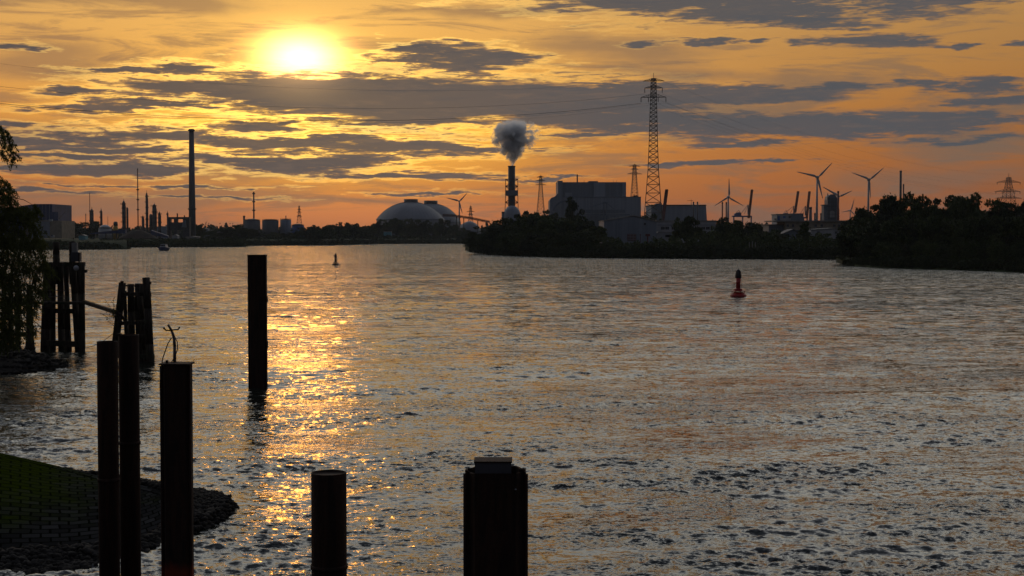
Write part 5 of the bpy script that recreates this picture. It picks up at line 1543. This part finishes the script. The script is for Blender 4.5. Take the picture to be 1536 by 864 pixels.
# ------------------------------------------------------------------ paved groyne head with its stone toe
def paving():
    m_, g_, b_ = material('block_paving')
    uv = g_.n('ShaderNodeUVMap'); ge = g_.n('ShaderNodeNewGeometry')
    br = g_.n('ShaderNodeTexBrick')
    wv = g_.v('ADD', uv.outputs[0], g_.v('SCALE', g_.v('SUBTRACT', g_.noise(ge.outputs['Position'], 1.3, 3, .5, 0, True), (.5, .5, .5)), .16))
    g_.put(br.inputs['Vector'], wv)
    br.inputs['Scale'].default_value = 1.0; br.inputs['Brick Width'].default_value = .62; br.inputs['Row Height'].default_value = .42
    br.inputs['Mortar Size'].default_value = .04; br.inputs['Mortar Smooth'].default_value = .4; br.inputs['Bias'].default_value = -.1
    br.inputs['Color1'].default_value = (.016, .016, .016, 1); br.inputs['Color2'].default_value = (.042, .042, .044, 1); br.inputs['Mortar'].default_value = (.004, .004, .004, 1)
    x_, y_, z_ = g_.xyz(ge.outputs['Position'])
    n1 = g_.noise(ge.outputs['Position'], .7, 5, .65); n2 = g_.noise(ge.outputs['Position'], 7, 5, .6)
    moss = g_.ss(g_.m('ADD', z_, g_.m('MULTIPLY', g_.m('SUBTRACT', n1, .5), 1.1)), .38, 1.0)
    moss = g_.m('MULTIPLY', moss, g_.m('MULTIPLY_ADD', g_.ss(n2, .35, .65), .35, .65))
    c_ = g_.mix(moss, br.outputs['Color'], g_.mix(n2, (.014, .024, .0), (.040, .058, .0)))
    c_ = g_.mix(g_.m('MULTIPLY', br.outputs['Fac'], .75), c_, (.005, .006, .004))
    g_.put(b_.inputs['Base Color'], c_)
    g_.put(b_.inputs['Roughness'], g_.m('MULTIPLY_ADD', moss, .1, .85)); b_.inputs['Specular IOR Level'].default_value = 0.0
    bp = g_.n('ShaderNodeBump'); bp.inputs['Distance'].default_value = .04; bp.inputs['Strength'].default_value = .9
    g_.put(bp.inputs['Height'], g_.m('ADD', g_.m('SUBTRACT', 1.0, br.outputs['Fac']), g_.m('MULTIPLY', n2, .6)))
    g_.put(b_.inputs['Normal'], bp.outputs[0])
    return m_
M['paving'] = paving()
front = [(-700, 905), (-350, 882), (-100, 862), (0, 853), (60, 849), (110, 844), (160, 837), (205, 829), (245, 815), (285, 797)]
tip = [(310, 788), (330, 780), (343, 771), (350, 761), (345, 755), (325, 749), (300, 744)]
backp = [(270, 739), (240, 734), (205, 729), (165, 724), (130, 720), (60, 708), (-50, 690), (-350, 655), (-700, 625)]
sh = [onw(x, y, 0) for x, y in front + tip + backp]
rd = []
ridge_pts = [(at(-700, 520, 58)), at(-350, 598, 54), at(-100, 668, 50.5), at(0, 690, 49.5), at(60, 704, 49.5), at(110, 716, 49.3), at(140, 724, 49), at(175, 733, 48.4), at(215, 742, 47.6), at(250, 753, 46.8)]
ridge_back = [at(250, 752, 46.9), at(215, 741, 47.8), at(175, 732, 48.6), at(140, 723, 49.2), at(110, 715, 49.5), at(60, 703, 49.8), at(0, 689.5, 49.8), at(-100, 667, 50.8), at(-350, 597, 54.3)]
ridge = ridge_pts + [ridge_pts[-1].lerp(ridge_back[0], i / 6) for i in range(7)] + ridge_back
n = len(sh)
assert len(ridge) == n, (len(ridge), n)
def densify(P, k=8):
    out = []
    for a, c in zip(P[:-1], P[1:]): out += [a.lerp(c, i / k) for i in range(k)]
    return out + [P[-1]]
SH = densify(sh); RD = densify(ridge); mm = 30
V_ = []; UVs = []; arc = 0
rng = random.Random(3)
for i, (a, c) in enumerate(zip(SH, RD)):
    if i: arc += (SH[i] - SH[i - 1]).length * .5 + (RD[i] - RD[i - 1]).length * .5
    L = (c - a).length
    for j in range(mm + 1):
        v = (j - 2) / (mm - 2)
        p = a.lerp(c, v)
        z = c.z * math.sin(max(0, v) * math.pi / 2) ** 1.15 + min(v, .06) * 2.5 if v >= 0 else v * 3.0
        V_.append((p.x, p.y, z)); UVs.append((arc, v * L))
f = [(i * (mm + 1) + j, (i + 1) * (mm + 1) + j, (i + 1) * (mm + 1) + j + 1, i * (mm + 1) + j + 1) for i in range(len(SH) - 1) for j in range(mm)]
me_ = np_mesh('embankment', V_, f, M['paving'], smooth=True)
uvl = me_.uv_layers.new(name='UVMap')
li = np.empty(len(me_.loops), dtype=np.int32); me_.loops.foreach_get('vertex_index', li)
uvl.data.foreach_set('uv', np.array(UVs, dtype=np.float32)[li].ravel())
if sum(p.normal.z for p in me_.polygons) < 0: me_.flip_normals()
tag(link('embankment', me_), kind='structure')
# raised kerb between paving and rubble
rng = np.random.RandomState(12)
pts = []
nf = len(front) * 8; nt_ = (len(front) + len(tip)) * 8
for _ in range(5200):
    i = rng.randint(8, len(SH) - 1); 
    if i < nf - 20: wmax = .085
    elif i < nf: wmax = .085 + (i - nf + 20) / 20 * .38
    elif i < nt_ + 6: wmax = .62
    else: wmax = max(.22, .62 - (i - nt_ - 6) / 30 * .4)
    v = rng.uniform(-.06, wmax) if rng.rand() < .8 else rng.uniform(-.06, wmax * 1.15)
    a = SH[i].lerp(SH[min(i + 1, len(SH) - 1)], rng.rand()); c = RD[i]
    if a.x < -26: continue
    p = a.lerp(c, v); z = c.z * math.sin(max(0, v) * math.pi / 2) ** 1.15 + min(v, .06) * 2.5 if v >= 0 else v * 2.0
    bump_ = .16 * rng.rand() * (1.6 if wmax > .3 else 1)
    pts.append((p.x, p.y, z + bump_ * .5))
stones('rubble', pts, rng, .05, .135, M['stone'])

# ------------------------------------------------------------------ the willow at the left edge
def willow():
    Yt = 97; rng = np.random.RandomState(17)
    gb = at(-75, 545, Yt); base_ = Vector((gb.x, Yt, 1.0))
    t_ = thing('willow_tree', 'big drooping willow cut off by the left edge, over the rubble spit', 'willow', base_)
    mb = MB()
    mb.tube([base_ - Vector((0, 0, .6)), base_ + Vector((.3, 0, 3)), base_ + Vector((.2, 0, 7)), base_ + Vector((-.4, 0, 11)), base_ + Vector((-.2, 0, 15))], .42, 12, .3)
    clumps = [(-6, 194, 5), (1, 191, 3.5), (8, 197, 3.5), (13, 206, 3.5), (17, 217, 3), (20, 228, 2.5), (21, 237, 2), (3, 205, 4), (6, 218, 2.5), (1, 228, 3),
              (-10, 262, 13), (2, 272, 12), (8, 284, 12), (14, 296, 11), (18, 309, 11), (26, 318, 10), (36, 312, 6), (44, 318, 7), (52, 309, 4.5), (56, 315, 4.5), (36, 328, 11), (48, 335, 9), (56, 345, 9), (60, 358, 8), (52, 360, 12), (64, 372, 6), (58, 384, 9), (67, 392, 5), (62, 402, 8), (72, 404, 5), (56, 416, 10), (68, 421, 5), (50, 432, 10), (60, 436, 6), (46, 448, 9), (54, 456, 5), (40, 464, 8), (44, 478, 6), (30, 482, 8), (26, 497, 7), (14, 506, 7), (6, 516, 7), (48, 492, 3.5)]
    for yy in range(270, 520, 17):
        xmax = np.interp(yy, [270, 330, 380, 430, 480, 520], [0, 25, 50, 42, 26, 5])
        for xx in np.arange(-60, xmax, 13): clumps.append((xx + rng.uniform(-3, 3), yy + rng.uniform(-5, 5), 12))
    for yy in range(60, 270, 26):
        for xx in range(-130, -42, 26): clumps.append((xx + rng.uniform(-5, 5), yy + rng.uniform(-6, 6), 14))
    P = []; D_ = []
    kpx = Yt / F
    for ci, (cx, cy, rp) in enumerate(clumps):
        c = at(cx, cy, Yt + rng.uniform(-1.8, 1.8) * (1.0 if cx < 40 else .4)); r = rp * kpx
        inner = at(min(cx - 30, 10) if cx > -40 else -90, cy - 14, Yt)
        if ci % 2 == 0 and ci < 60: mb.tube([inner, inner.lerp(c, .6) + Vector((0, 0, .18)), c], .035, 5, .35)
        nt2 = int(7 + rp * 1.1)
        for q in range(nt2):
            d = rng.normal(size=3); d /= np.linalg.norm(d)
            s0 = np.array(tuple(c)) + d * r * rng.uniform(.1, .85)
            ln = rng.uniform(.25, .75) * (1 + r)
            out = np.array([d[0] * .5 + .12, d[1] * .4, -.55 + d[2] * .35]); out /= np.linalg.norm(out)
            m_ = int(ln / .03)
            tt = np.linspace(0, 1, m_)[:, None]
            pts = s0 + out * tt * ln + np.array([0, 0, -.22]) * (tt ** 2) * ln + rng.normal(0, .035, (m_, 3))
            P.append(pts)
            if q % 5 == 0: mb.tube([Vector(s0), Vector(s0 + out * ln * .5 + np.array([0, 0, -.05 * ln])), Vector(s0 + out * ln + np.array([0, 0, -.22 * ln]))], .006, 3)
    P = np.concatenate(P); n_ = len(P)
    a = rng.normal(size=(n_, 3)) * np.array([.55, .55, .35]) + np.array([0, 0, -.9]); a /= np.linalg.norm(a, axis=1)[:, None]
    b = rng.normal(size=(n_, 3)); b -= a * (a * b).sum(1)[:, None]; b /= np.linalg.norm(b, axis=1)[:, None]
    L_ = rng.uniform(.06, .12, (n_, 1)); W_ = L_ * .34
    q = np.stack([P - a * L_, P - b * W_, P + a * L_, P + b * W_], 1).reshape(-1, 3) - np.array(tuple(base_))
    print('willow leaves', n_)
    link('crown', np_mesh('crown', q, np.arange(4 * n_).reshape(n_, 4), M['willow']), t_)
    mb.build('trunk', M['bark'], t_)
willow()
# ------------------------------------------------------------------ evening haze in the air
mh = bpy.data.materials.new('haze'); mh.use_nodes = True
mh.node_tree.nodes.clear()
pv = mh.node_tree.nodes.new('ShaderNodeVolumePrincipled')
pv.inputs['Color'].default_value = (.82, .88, .96, 1)
pv.inputs['Density'].default_value = 3.2e-5
pv.inputs['Anisotropy'].default_value = 0.2
mo = mh.node_tree.nodes.new('ShaderNodeOutputMaterial')
mh.node_tree.links.new(pv.outputs[0], mo.inputs['Volume'])
tag(MB().box(-5100, 5100, -500, 8100, -4, 150).build('haze', mh), kind='stuff')
